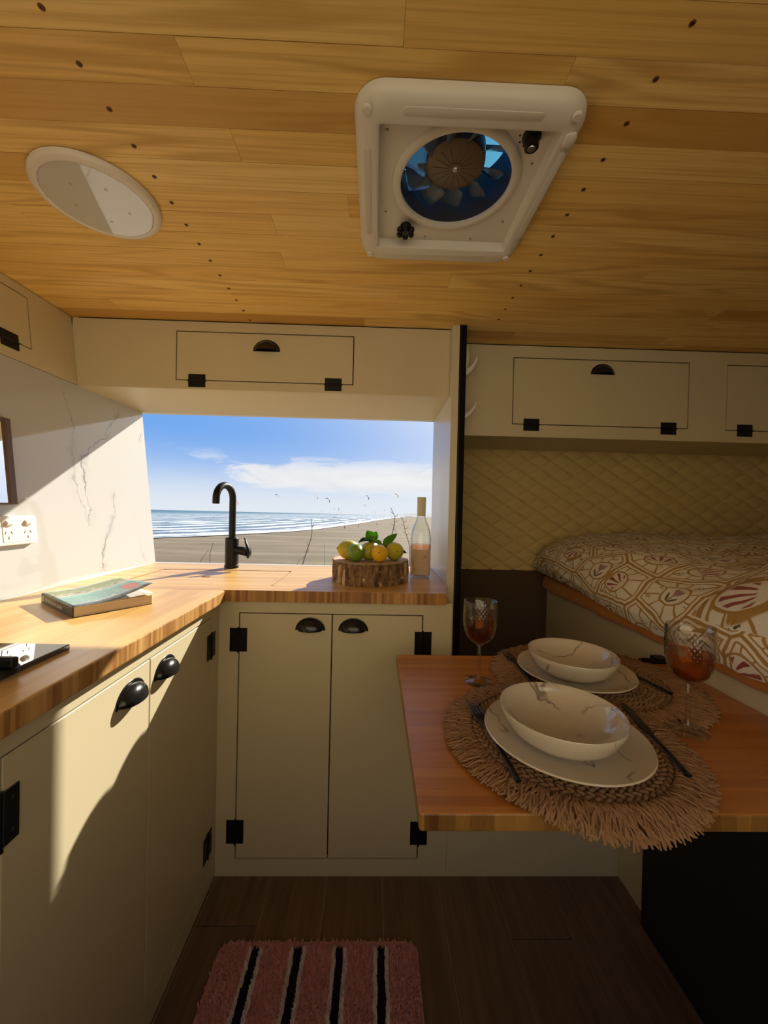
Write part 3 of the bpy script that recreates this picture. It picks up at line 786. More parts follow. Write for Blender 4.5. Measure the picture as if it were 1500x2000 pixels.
# ------------------------------------------------------------------ guide book
def book():
    A, Bp, C = Vector((-.851,.976,0)), Vector((-.663,.861,0)), Vector((-.565,.995,0))
    u = (C-Bp); W = u.length; u.normalize(); v = Vector((-u.y, u.x, 0)); Lh = (A-Bp).length
    ang = math.atan2(u.y, u.x); z0 = BZ+.0006
    t = thing('paperback_book', 'thick paperback travel guide with a lifted coastal cover on the bamboo worktop', 'book', (Bp.x, Bp.y, z0), ang)
    th = .024
    def f_pages(tt, b):
        x, y, z = tt.xyz(tt.obj()); n = tt.noise(tt.comb(tt.m('MULTIPLY', x, 4.0), tt.m('MULTIPLY', y, 4.0), tt.m('MULTIPLY', z, 2600.0)), 1.0, 2)
        tt.put(b.inputs['Base Color'], tt.mix(tt.smooth(n, .3, .7), (.50,.38,.27), (.72,.60,.46)))
    MB().box(.003, W-.001, .001, Lh-.001, .0010, th-.0012).build('page_block', mat('page_edges', f_pages, rough=.8), t, local=True)
    spm = mat('book_spine_ink', col=(.035,.030,.030), rough=.35)
    sp = MB().box(0, .003, 0, Lh, 0, th).build('spine', spm, t, local=True, bevel=.0008)
    MB().box(0, W, 0, Lh, 0, .0010).build('back_cover', spm, t, local=True)
    def sheet(lift, dz):
        def g(a, b_): 
            x = .002+a*(W-.001); f = max(0, (a-.25)/.75)
            return Vector((x, b_*Lh, th+dz+lift*f**1.6*(1-.45*b_)))
        return g
    MB().grid(sheet(.006, -.001), 14, 2).build('first_page', mat('white_page', col=(.80,.78,.74), rough=.6), t, smooth=180, local=True, solid=.0004)
    def f_cover(tt, b):
        p = tt.obj(); x, y, z = tt.xyz(p)
        a = tt.m('DIVIDE', x, W); s = tt.m('DIVIDE', y, Lh)          # a: spine to fore-edge, s: foot to head
        n = tt.noise(p, 45, 5, .65); n2 = tt.noise(tt.vm('MULTIPLY', p, (60.0, 160.0, 1.0)), 1.0, 4, .6)
        k = tt.m('ADD', s, tt.m('MULTIPLY', tt.m('SUBTRACT', n, .5), .22))
        c = tt.mix(tt.smooth(k, .12, .20), (.20,.25,.30), (.06,.27,.27))
        c = tt.mix(tt.smooth(k, .42, .50), c, (.11,.38,.36))
        c = tt.mix(tt.smooth(k, .54, .60), c, (.52,.49,.42))
        c = tt.mix(tt.m('MULTIPLY', tt.smooth(k, .60, .66), tt.smooth(n2, .40, .55)), c, (.07,.13,.02))
        c = tt.mix(tt.smooth(k, .74, .80), c, (.17,.23,.04))
        c = tt.mix(tt.smooth(k, .93, .97), c, (.40,.50,.62))
        fo = tt.m('MULTIPLY', tt.smooth(n2, .52, .70), tt.smooth(k, .55, .30))
        c = tt.mix(tt.m('MULTIPLY', fo, .7), c, (.70,.78,.74))
        ex = tt.m('DIVIDE', tt.m('SUBTRACT', a, .84), .10); ey = tt.m('DIVIDE', tt.m('SUBTRACT', s, .30), .16)
        el = tt.m('ADD', tt.m('MULTIPLY', ex, ex), tt.m('MULTIPLY', ey, ey))
        c = tt.mix(tt.smooth(el, 1.1, .9), c, (.50,.10,.09))
        tt.put(b.inputs['Base Color'], c)
    MB().grid(sheet(.030, .0), 24, 8).build('front_cover', mat('book_cover_print', f_cover, rough=.32, spec=.35), t, smooth=180, local=True, solid=.0007)
    # lettering on the spine, reading from head to foot
    tm = mat('spine_lettering', col=(.74,.70,.60), rough=.5)
    for body, size, y0, zc in (('MOTORHOMES NEW ZEALAND', .0118, Lh-.033, .0075),):
        me = text_mesh(body, size); xs = [p.co.x for p in me.vertices]; k = .122/(max(xs)-min(xs))
        for p in me.vertices:
            co = p.co.copy(); p.co = Vector((-.0004-co.z, y0-(co.x-min(xs))*k, zc+co.y))
        me.materials.append(tm); o = bpy.data.objects.new('spine_title', me); COL.objects.link(o); o.parent = sp
    b = MB()
    for zz in (.0065, .0110, .0155): b.box(-.0006, .0002, Lh-.024, Lh-.009, zz, zz+.0028)
    b.box(-.0006,.0002,Lh-.018,Lh-.0145,.0065,.0185)
    b.build('spine_emblem', tm, sp, local=True)
book()

# ------------------------------------------------------------------ cooktop
def cooktop():
    t = thing('gas_cooktop', 'black glass gas cooktop set into the bamboo worktop', 'cooktop', (-.70, .45, BZ+.0006))
    z = BZ+.0006
    gl = mat('black_glass', col=(.012,.014,.015), rough=.03, spec=.9, coat=.5, coat_rough=.02)
    MB().box(-.885,-.527,.20,.681,z,z+.009).build('glass_plate', gl, t, bevel=.0015)
    for cx, cy in ((-.700,.560),(-.700,.335)):
        bn = MB().lathe([(0,.009),(.036,.009),(.036,.016),(.030,.018),(.028,.022),(0,.022)], 28, (cx,cy,z)).build('burner', BLACKM, t, smooth=35)
        MB().lathe([(0,.022),(.022,.022),(.024,.025),(.020,.029),(0,.030)], 28, (cx,cy,z)).build('burner_cap', BLACKM, bn, smooth=35)
        b = MB()
        for k in range(4):
            a = k*PI/2+.15; dx, dy = math.cos(a), math.sin(a)
            b.tube([(cx+dx*.028,cy+dy*.028,z+.036),(cx+dx*.088,cy+dy*.088,z+.036),(cx+dx*.096,cy+dy*.096,z+.031),(cx+dx*.096,cy+dy*.096,z+.009)], .0052, 8)
        b.tube([(cx+.060*math.cos(2*PI*i/32),cy+.060*math.sin(2*PI*i/32),z+.034) for i in range(33)], .0045, 8, caps=False)
        b.build('pan_support', BLACKM, t, smooth=50)
    c = atZ(1, 1310, z+.012)
    kb = MB().lathe([(0,.009),(.021,.009),(.021,.015),(.019,.017),(0,.017)], 28, (c.x,c.y,z)).build('control_knob', BLACKM, t, smooth=35)
    MB().box(c.x-.022,c.x+.022,c.y-.0055,c.y+.0055,z+.017,z+.032).build('knob_grip', BLACKM, kb, bevel=.003)
cooktop()

# ------------------------------------------------------------------ socket and mirror on the marble
def wall_frame(y, z):                       # local x along the wall toward the camera's right, y up, z into the room
    n = Vector((1, 0, .105)).normalized(); v = Vector((-.105, 0, 1)).normalized()
    return frame_xyz((wallx(z), y, z), (0,1,0), v, n)
def outlet():
    zc = H-.082; t = thing('power_socket', 'white double wall socket with two rocker switches on the marble panel', 'socket', (wallx(zc), 1.050, zc))
    F = wall_frame(1.050, zc)
    place(MB().box(-.060,.058,-.039,.039,.0005,.010), F).build('back_box', OFFWHITE, t, bevel=.001)
    pl = place(MB().box(-.060,.060,-.038,.039,.010,.018), F).build('cover_plate', WHITEPL, t, bevel=.003)
    ins = place(MB().box(-.042,.042,-.030,.031,.018,.0192), F).build('insert', mat('socket_insert', col=(.80,.75,.69), rough=.35), t, bevel=.0006)
    ol = mat('socket_slot', col=(.10,.06,.035), rough=.8)
    for x in (-.027,.028):
        place(MB().tube([(x-.006,.019,.0190),(x+.006,.019,.0205)], .0075, 16), F).build('rocker_switch', WHITEPL, t, smooth=40)
        b = MB()
        for s in (-1,1):
            p, q2 = Vector((x+s*.0085,-.006,.0185)), Vector((x+s*.0045,.001,.0185)) 
            p, q2 = Vector((x+s*.0105,-.009,.0192)), Vector((x+s*.0065,-.002,.0192))
            b.tube([p,q2], .0013, 6, flat=.5)
        b.tube([(x,-.015,.0192),(x,-.023,.0192)], .0014, 6, flat=.5)
        place(b, F).build('pin_slot', ol, ins)
outlet()
def mirror():
    z0, z1, y0, y1 = H-.012, H+.218, .70, 1.062; zc = (z0+z1)/2
    t = thing('wall_mirror', 'small mirror in a brown wooden frame hung on the marble wall', 'mirror', (wallx(zc), .9, z0))
    F = wall_frame(0, z0); h = (z1-z0)/.9945
    wood = mat('brown_frame', lambda tt, b: tt.put(b.inputs['Base Color'], tt.mix(tt.noise(tt.vm('MULTIPLY', tt.pos(), (200.0,200.0,8.0)), 1, 3), (.055,.025,.008), (.16,.075,.022))), rough=.45)
    for n_, r in (('frame_stile',(y1-.020,y1,0,h)),('frame_stile',(y0,y0+.02,0,h)),('frame_rail',(y0+.02,y1-.02,h-.012,h)),('frame_rail',(y0+.02,y1-.02,0,.004))):
        place(MB().box(r[0],r[1],r[2],r[3],.001,.015), F).build(n_, wood, t, bevel=.001)
    place(MB().box(y0+.02,y1-.02,.004,h-.012,.001,.011), F).build('mirror_glass', mat('mirror_glass', col=(.86,.90,.92), rough=.015, metal=1), t)
mirror()

# ------------------------------------------------------------------ roof fan
def rrect(x0, x1, y0, y1, r, z, n=10):
    pts = []
    for cx, cy, a0 in ((x1-r,y1-r,0),(x0+r,y1-r,PI/2),(x0+r,y0+r,PI),(x1-r,y0+r,1.5*PI)):
        for i in range(n): a = a0+PI/2*i/(n-1); pts.append(Vector((cx+r*math.cos(a), cy+r*math.sin(a), z)))
    return pts
def loft(b, loops, mi=0):
    n = len(loops[0]); k = len(b.v)
    for L in loops: b.v += [Vector(p) for p in L]
    for j in range(len(loops)-1):
        for i in range(n):
            i2 = (i+1) % n; b.f.append((k+j*n+i, k+j*n+i2, k+(j+1)*n+i2, k+(j+1)*n+i)); b.m.append(mi)
    return b
def roof_fan():
    cx, cy = .1385, .7385
    t = thing('roof_fan', 'square white roof vent fan with round blue-lit opening in the pine ceiling', 'vent', (.138, .755, CZ))
    Z = lambda v: CZ+v
    x0, x1, y0, y1 = -.047, .320, .566, .954
    ix0, ix1, iy0, iy1 = -.008, .286, .612, .898
    b = MB()
    loft(b, [rrect(x0,x1,y0,y1,.050,Z(-.0005)), rrect(x0+.001,x1-.001,y0+.001,y1-.001,.050,Z(-.008)), rrect(x0+.006,x1-.006,y0+.006,y1-.006,.046,Z(-.017)),
             rrect(x0+.015,x1-.015,y0+.015,y1-.015,.038,Z(-.022)), rrect(ix0-.004,ix1+.004,iy0-.004,iy1+.004,.008,Z(-.024)), rrect(ix0,ix1,iy0,iy1,.005,Z(-.0225)), rrect(ix0+.003,ix1-.003,iy0+.003,iy1-.003,.005,Z(-.0005))])
    b.build('flange', OFFWHITE, t, smooth=50)
    # recessed plate with the round opening
    R = .1045; tz = Z(-.0035); b = MB()
    hx0, hx1, hy0, hy1 = ix0+.002, ix1-.002, iy0+.002, iy1-.002
    angs = sorted([2*PI*i/96 for i in range(96)]+[math.atan2(yy-cy, xx-cx) % (2*PI) for xx in (hx0,hx1) for yy in (hy0,hy1)])
    def edge(a):
        c, s_ = math.cos(a), math.sin(a); ts = []
        if c > 1e-9: ts.append((hx1-cx)/c)
        if c < -1e-9: ts.append((hx0-cx)/c)
        if s_ > 1e-9: ts.append((hy1-cy)/s_)
        if s_ < -1e-9: ts.append((hy0-cy)/s_)
        q_ = min(ts); return (cx+c*q_, cy+s_*q_, tz)
    loft(b, [[edge(a) for a in angs], [(cx+R*math.cos(a), cy+R*math.sin(a), tz) for a in angs], [(cx+R*math.cos(a), cy+R*math.sin(a), tz+.004) for a in angs], [(edge(a)[0], edge(a)[1], tz+.004) for a in angs]])
    pl = b.build('recessed_plate', OFFWHITE, t, smooth=40)
    MB().lathe([(R-.0005,tz+.003),(R-.0005,tz-.004),(R+.003,tz-.0055),(R+.0135,tz-.0045),(R+.0165,tz-.0005),(R+.0165,tz+.001)], 96, (cx,cy,0)).build('ring', OFFWHITE, t, smooth=50)
    sm = mat('fan_shaft', col=(.035,.035,.038), rough=.5)
    MB().lathe([(R,tz+.004),(R,Z(.085)),(R+.004,Z(.085)),(R+.004,tz+.004)], 64, (cx,cy,0), close=True).build('shaft', sm, t, smooth=40)
    hubm = mat('fan_hub', col=(.17,.12,.075), rough=.45)
    hub = MB().lathe([(0,Z(.022)),(.012,Z(.022)),(.0125,Z(.024)),(.046,Z(.026)),(.055,Z(.030)),(.0565,Z(.036)),(.0565,Z(.060)),(0,Z(.060))], 48, (cx,cy,0)).build('hub', hubm, t, smooth=40)
    MB().lathe([(0,Z(.0205)),(.0045,Z(.0205)),(.006,Z(.0222))], 6, (cx,cy,0)).build('hub_bolt', STEEL, hub)
    b = MB()
    for k in range(16):
        a = 2*PI*k/16; b.tube([(cx+.014*math.cos(a),cy+.014*math.sin(a),Z(.0240)),(cx+.044*math.cos(a),cy+.044*math.sin(a),Z(.0257))], .0006, 4)
    b.build('hub_rib', mat('fan_hub_rib', col=(.10,.07,.045), rough=.5), hub)
    bm_ = mat('smoky_blade', col=(.42,.50,.52), rough=.12, trans=.75, ior=1.3)
    for k in range(10):
        a0 = 2*PI*k/10+.1
        def g(u, v):
            r = .055+u*.045; tw = (v-.5)*(.52-.10*u); a = a0+tw+.16*u
            return Vector((cx+r*math.cos(a), cy+r*math.sin(a), Z(.034)+(v-.5)*.026*(1-.25*u)))
        MB().grid(g, 6, 4).build('blade', bm_, t, smooth=180, solid=.0012)
    b = MB()
    for a in (.6, .6+PI/2, .6+PI, .6+1.5*PI):
        b.tube([(cx+.03*math.cos(a),cy+.03*math.sin(a),Z(.066)),(cx+R*math.cos(a),cy+R*math.sin(a),Z(.066))], .004, 6)
    b.build('motor_strut', sm, t)
    lid = mat('blue_acrylic', col=(.12,.42,.58), rough=.22, trans=1, ior=1.08)
    MB().hexa([(cx-.19,cy-.19,Z(.105)),(cx+.19,cy-.19,Z(.105)),(cx+.19,cy+.19,Z(.105)),(cx-.19,cy+.19,Z(.105)),(cx-.165,cy-.165,Z(.128)),(cx+.165,cy-.165,Z(.128)),(cx+.165,cy+.165,Z(.128)),(cx-.165,cy+.165,Z(.128))]).build('lid', lid, t, bevel=.006)
    b = MB()
    for q_ in (-.055,.0,.055): b.box(cx-.17,cx+.17,cy+q_+.035-.0018,cy+q_+.035+.0018,Z(.098),Z(.1045))
    b.build('lid_rib', sm, t)
    b = MB()
    for sx in (-.186,.186): b.box(cx+sx-.006,cx+sx+.006,cy-.18,cy+.18,Z(.069),Z(.106))
    b.build('lid_bracket', sm, t)
    # inset strips, screw caps, latch
    for a_, b_, c_, d_ in ((.030,.246,.583,.596),(.030,.246,.912,.923),(-.033,-.021,.655,.855),(.298,.310,.645,.850)):
        r_ = min(b_-a_, d_-c_)/2-.0002
        L0 = rrect(a_,b_,c_,d_,r_,Z(-.0225),8); L1 = rrect(a_,b_,c_,d_,r_,Z(-.0240),8); L2 = rrect(a_+.001,b_-.001,c_+.001,d_-.001,r_-.001,Z(-.0244),8)
        bb = loft(MB(), [L0, L1, L2]); k = len(bb.v); n = len(L2); bb.f.append(tuple(range(k-n, k))); bb.m.append(0)
        bb.build('inset_strip', OFFWHITE2, t, smooth=40)
    for px_, py_ in ((-.026,.590),(.296,.586),(-.026,.922),(.300,.920)):
        MB().lathe([(0,Z(-.0262)),(.0060,Z(-.0262)),(.0072,Z(-.0250)),(.0074,Z(-.0215))], 18, (px_,py_,0)).build('screw_cap', OFFWHITE, t, smooth=40)
    lt = loft(MB(), [rrect(.293,.312,.612,.636,.007,Z(-.021)), rrect(.293,.312,.612,.636,.007,Z(-.0255)), rrect(.296,.309,.616,.632,.005,Z(-.0275))]); n = len(lt.v); lt.f.append(tuple(range(n-40, n))); lt.m.append(0)
    lt.build('latch_button', OFFWHITE, t, smooth=40)
    for px_, py_ in ((.006,.640),(.008,.815),(.268,.690),(.262,.830),(.100,.884),(.205,.886),(.045,.880)):
        MB().lathe([(0,tz-.0012),(.0018,tz-.0012),(.0026,tz-.0003),(.0026,tz+.001)], 10, (px_,py_,0)).build('plate_screw', mat('plate_screw', col=(.30,.26,.21), rough=.4, metal=.6), pl, smooth=40)
    # speed knob with its dial marks
    kx, ky = .247, .640
    kn = MB().lathe([(.0155,tz),(.0155,tz-.004),(.0125,tz-.006),(.0115,tz-.020),(.0095,tz-.0215),(0,tz-.0215)], 24, (kx,ky,0)).build('speed_knob', BLACKM, t, smooth=40)
    MB().lathe([(0,tz-.0228),(.0055,tz-.0228),(.0065,tz-.0216),(.0065,tz-.020)], 18, (kx,ky,0)).build('knob_cap', STEEL, kn, smooth=40)
    b = MB()
    for i in range(7):
        a = math.radians(75+i*35); b.box(kx+.0195*math.cos(a)-.0014,kx+.0195*math.cos(a)+.0014,ky+.0195*math.sin(a)-.0014,ky+.0195*math.sin(a)+.0014,tz-.0006,tz+.0002)
    b.build('dial_mark', BLACKM, pl)
    # six-lobed lift wheel
    wx, wy = .0535, .853; b = MB()
    b.lathe([(0,tz-.014),(.010,tz-.014),(.012,tz-.010),(.012,tz)], 20, (wx,wy,0))
    for k in range(6):
        a = 2*PI*k/6+.5; b.ell((wx+.0145*math.cos(a),wy+.0145*math.sin(a),tz-.0145), (.0068,.0068,.0062), None, 12, 8)
    b.tube([(wx,wy,tz),(wx,wy,tz-.017)], .008, 12)
    b.build('lift_wheel', BLACKM, t, smooth=50)
roof_fan()

def ceiling_light():
    cx, cy = -.583, .812
    t = thing('ceiling_light', 'round white ceiling light with glossy diffuser in the pine ceiling', 'ceiling light', (cx, cy, CZ))
    MB().lathe([(.1115,CZ-.0005),(.1118,CZ-.008),(.1095,CZ-.0115),(.1050,CZ-.0140),(.0985,CZ-.0140),(.0962,CZ-.0130),(.0960,CZ-.003)], 80, (cx,cy,0)).build('bezel', mat('light_bezel', col=(.76,.70,.62), rough=.4), t, smooth=50)
    MB().lathe([(0,CZ-.0132),(.06,CZ-.0131),(.0956,CZ-.0128),(.0958,CZ-.004),(0,CZ-.004)], 80, (cx,cy,0)).build('diffuser', mat('light_diffuser', col=(.60,.57,.50), rough=.04, spec=.9, coat=1.0, coat_rough=.02), t, smooth=40)
    b = MB()
    for k in range(5):
        a = .5+2*PI*k/5; b.lathe([(0,CZ-.01335),(.0030,CZ-.01332),(.0034,CZ-.0128)], 10, (cx+.052*math.cos(a), cy+.052*math.sin(a), 0))
    b.build('led_dot', mat('led_shadow', col=(.42,.39,.34), rough=.1), t, smooth=40)
    MB().lathe([(0,CZ-.0158),(.0045,CZ-.0158),(.0055,CZ-.0150),(.0056,CZ-.0130)], 18, (cx+.1030, cy+.002, 0)).build('push_button', mat('light_bezel'), t, smooth=40)
ceiling_light()

# ------------------------------------------------------------------ dining table
TX0, TX1, TY0, TY1 = .067, .799, .500, 1.052
def table():
    t = thing('dining_table', 'bamboo dining table fixed against the bed platform, set for two', 'table', (.43, .78, 0))
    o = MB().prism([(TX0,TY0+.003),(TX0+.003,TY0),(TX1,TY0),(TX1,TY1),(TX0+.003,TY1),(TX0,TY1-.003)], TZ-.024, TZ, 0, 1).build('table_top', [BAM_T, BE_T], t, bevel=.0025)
    MB().box(TX1-.03, TX1, TY0+.05, TY1-.05, TZ-.050, TZ-.0245).build('wall_cleat', mat('cleat_wood', col=(.30,.16,.06), rough=.6), t)
    hx, hy = .735, 1.020
    h = MB().box(hx, hx+.055, hy-.012, hy+.018, TZ, TZ+.004).tube([(hx+.0,hy,TZ+.006),(hx+.055,hy,TZ+.006)], .006, 8).box(hx+.03,hx+.062,hy-.010,hy+.016,TZ+.002,TZ+.014).build('fold_hinge', BLACKM, t)
table()

JUTE = mat('jute', lambda t, b: t.put(b.inputs['Base Color'], t.mix(t.noise(t.pos(), 160, 4, .7), (.15,.075,.030), (.37,.215,.10))), rough=.9)
JUTE2 = mat('jute_fringe', lambda t, b: t.put(b.inputs['Base Color'], t.mix(t.noise(t.pos(), 120, 4, .7), (.19,.095,.042), (.43,.255,.13))), rough=.9)
def placemat(cx, cy, zb, label, seed, Ri=.163, Ro=.203):
    rn = random.Random(seed)
    t = thing('placemat', label, 'placemat', (cx, cy, zb), 0, None)
    MB().lathe([(0,.0),(Ri-.004,.0),(Ri,.003),(Ri-.004,.0055),(0,.0055)], 48).build('backing', JUTE, t, smooth=60, local=True)
    b = MB(); r = .012
    while r < Ri:
        n = max(6, int(2*PI*r/.0135))
        for i in range(n):
            for s in (-1, 1):
                a = 2*PI*(i+.25*s)/n
                M = Matrix.Rotation(a+PI/2+s*.62, 3, 'Z')
                b.ell((math.cos(a)*(r+s*.0042), math.sin(a)*(r+s*.0042), .0058+rn.random()*.0008), (.0092,.0042,.0036), M @ Matrix.Identity(3), 7, 4)
        r += .0168
    o = b.build('braid', JUTE, t, smooth=180, local=True); o['kind'] = 'stuff'
    b = MB(); N = 1050
    for i in range(N):
        a = 2*PI*(i+rn.random()*.8)/N; L = (Ro-Ri)*(.84+.32*rn.random()); sw = (rn.random()-.5)*.10
        pts = []; ns = 7; drop = 0; z = .0055+rn.random()*.004; out = 0
        wob = rn.random()*6.3; rad = Ri-.006; yp = None; curl = (rn.random()-.3)*.006
        over = 0.0; zz = z
        for k in range(ns+1):
            f = k/ns; aa = a+sw*f+.02*math.sin(f*6+wob)
            s = (L+.006)*f
            x = cx+math.cos(aa)*(rad+s); y = cy+math.sin(aa)*(rad+s)
            zz = zb+z*(1-.55*f)+curl*math.sin(PI*f)+.0012*math.sin(f*14+wob)
            e = TY0-.003-y
            if e > 0:                       # beyond the near table edge: bend down
                y = TY0-.003-e*.90-.001; zz -= e*.38
            zz = max(zz, (TZ+.0016) if y > TY0-.001 else -1)
            pts.append((x-cx, y-cy, zz-zb))
        b.tube(pts, [.0013,.0018,.0019,.0019,.0018,.0018,.0021,.0013], 4)
    o = b.build('fringe', JUTE2, t, smooth=180, local=True); o['kind'] = 'stuff'
placemat(.525, .905, TZ+.0006, 'round braided jute placemat with fringe, tucked under the other mat by the bed', 11, .163, .226)
placemat(.338, .662, TZ+.0030, 'round braided jute placemat whose fringe hangs over the table edge', 12)

def f_ceramic(t, b):
    p = t.obj(); wv = t.noise(p, 9, 4, .6)
    q_ = t.vm('ADD', p, t.comb(t.m('MULTIPLY', wv, .09), t.m('MULTIPLY', wv, .05), 0.0))
    n = t.noise(t.vm('MULTIPLY', q_, (13.0, 4.0, 5.0)), 1.0, 2); r = t.rnd()
    n = t.noise(t.vm('ADD', t.vm('MULTIPLY', q_, (13.0, 4.0, 5.0)), t.comb(t.m('MULTIPLY', r, 30.0), 0.0, 0.0)), 1.0, 2)
    v = t.smooth(t.m('ABSOLUTE', t.m('SUBTRACT', n, .5)), .016, .0); gate = t.smooth(t.noise(p, 12, 2), .46, .62)
    t.put(b.inputs['Base Color'], t.mix(t.m('MULTIPLY', t.m('MULTIPLY', v, gate), .75), (.64,.57,.455), (.14,.105,.07)))
CER = mat('veined_ceramic', f_ceramic, rough=.06, spec=.6, coat=.5, coat_rough=.03)
def plate(x, y, z, label):
    o = MB().lathe([(0,.0),(.075,.0),(.080,.002),(.110,.007),(.1285,.0135),(.1305,.0155),(.1290,.0175),(.1255,.0168),(.108,.0115),(.078,.0075),(0,.007)], 72).build('dinner_plate', CER, None, smooth=50)
    o.location = (x, y, z); return tag(o, label, 'plate')
def bowl(x, y, z, label, rz):
    o = MB().lathe([(0,.0),(.048,.0),(.052,.0015),(.070,.008),(.086,.022),(.0955,.040),(.0985,.0495),(.0978,.0515),(.0958,.0505),(.0925,.0415),(.083,.026),(.068,.0135),(.048,.008),(0,.0065)], 72).build('bowl', CER, None, smooth=50)
    o.location = (x, y, z); o.rotation_euler.z = rz; return tag(o, label, 'bowl')
p1, p2 = (.328, .640), (.488, .912)
plate(*p1, TZ+.0140, 'grey-white veined ceramic plate on the fringed mat at the table edge')
plate(*p2, TZ+.0118, 'grey-white veined ceramic plate on the mat beside the bed')
bowl(.318, .632, TZ+.0215, 'veined ceramic bowl on the plate at the table edge, glossy highlights inside', .4)
bowl(.474, .897, TZ+.0194, 'veined ceramic bowl on the plate beside the bed', 2.0)

CUT = mat('black_cutlery', col=(.006,.006,.007), rough=.28, spec=.5)
def fork(p0, p1, z, label):                 # p0 tine tips, p1 handle end
    d = Vector((p1[0]-p0[0], p1[1]-p0[1], 0)); L = d.length; t = thing('fork', label, 'fork', (p0[0], p0[1], z), math.atan2(d.y, d.x))
    k = L/.205
    b = MB(); b.tube([(.062*k,0,.004),(.080*k,0,.003),(.11*k,0,.0055),(.15*k,0,.0045),(L,0,.001)], [.0095,.0040,.0030,.0038,.0050], 8, flat=.35); b.build('handle', CUT, t, smooth=60, local=True)
    MB().box(.040*k,.064*k,-.0115,.0115,.0028,.0048).build('head', CUT, t, local=True, bevel=.001)
    for i in range(4):
        y = -.0098+i*.00653; MB().tube([(0,y,.007),(.015,y,.0045),(.042*k,y,.0038)], [.0008,.0014,.0017], 6).build('tine', CUT, t, smooth=60, local=True)
def knife(p0, p1, z, label):
    d = Vector((p1[0]-p0[0], p1[1]-p0[1], 0)); L = d.length; t = thing('table_knife', label, 'knife', (p0[0], p0[1], z), math.atan2(d.y, d.x))
    b = MB(); b.prism([(0,.0),(.006,-.006),(.03,-.009),(.5*L,-.008),(.5*L,.006),(.02,.006)], .002, .0036); b.build('blade', CUT, t, local=True)
    MB().tube([(.49*L,-.001,.0030),(.52*L,-.001,.0035),(.75*L,0,.0035),(L,0,.0028)], [.0050,.0042,.0046,.0058], 8, flat=.5).build('handle', CUT, t, smooth=60, local=True)
fork((.200,.757), (.213,.540), TZ+.0145, 'matte black fork leaning beside the plate at the table edge')
knife((.512,.765), (.470,.552), TZ+.0140, 'matte black knife on the fringed mat at the table edge')
fork((.365,1.045), (.366,.850), TZ+.0118, 'matte black fork on the mat beside the bed')
knife((.610,1.020), (.648,.812), TZ+.0118, 'matte black knife on the mat beside the bed')

HAM = mat('hammered_glass', thin((.95,.93,.90), 2.0, 1.5))
ROSE = mat('rose_in_glass', thin((.93,.50,.18), .6, 1.33))
def wine_glass(x, y, z, lvl, label):
    t = thing('wine_glass', label, 'glass', (x, y, z))
    wall = [(.0080,.0885),(.0185,.0945),(.0285,.1045),(.0345,.118),(.0375,.135),(.0382,.155),(.0378,.175),(.0375,.188)]
    def rad(zz):
        for (r0, z0), (r1, z1) in zip(wall[:-1], wall[1:]):
            if zz <= z1+1e-9: return r0+(r1-r0)*(zz-z0)/(z1-z0)
        return wall[-1][0]
    low = [(.0005,.0),(.033,.0),(.0340,.0012),(.033,.0022),(.018,.0040),(.007,.0075),(.0042,.014),(.0038,.05),(.0042,.082)]
    rows = [(r, z_, 0) for r, z_ in low]+[(rad(.0885+.0995*k/44), .0885+.0995*k/44, 1) for k in range(45)]
    rows += [(r, z_, 0) for r, z_ in ((.0372,.1900),(.0367,.1905),(.0361,.1900),(.0366,.155),(.0358,.135),(.0328,.119),(.0270,.1060),(.0175,.0965),(.006,.0915),(.0005,.091))]
    b = MB(); ns = 120
    for r, z_, dm in rows:
        for i in range(ns):
            a_ = 2*PI*i/ns; rr = r
            if dm:
                k = z_/.0058; rr += .0007*math.cos(30*a_+PI*math.floor(k))*math.sin(PI*(k-math.floor(k)))*min(1, r/.03)
            b.v.append(Vector((rr*math.cos(a_), rr*math.sin(a_), z_)))
    for j in range(len(rows)-1):
        for i in range(ns): b.f.append((j*ns+i, j*ns+(i+1)%ns, (j+1)*ns+(i+1)%ns, (j+1)*ns+i)); b.m.append(0)
    b.f += [tuple(range(ns-1,-1,-1)), tuple((len(rows)-1)*ns+i for i in range(ns))]; b.m += [0, 0]
    b.build('goblet', HAM, t, smooth=60, local=True)
    MB().lathe([(0,.0906),(.0062,.0911),(.0178,.0962),(.0274,.1056),(.0332,.1187),(.0363,.1350),(.0371,lvl),(0,lvl)], 48).build('rose_wine', ROSE, t, smooth=40, local=True)
wine_glass(.251, .890, TZ+.0006, .152, 'textured stem glass of rose wine beside the partition side of the table')
wine_glass(.580, .686, TZ+.0075, .143, 'textured stem glass of rose wine in front of the bed')

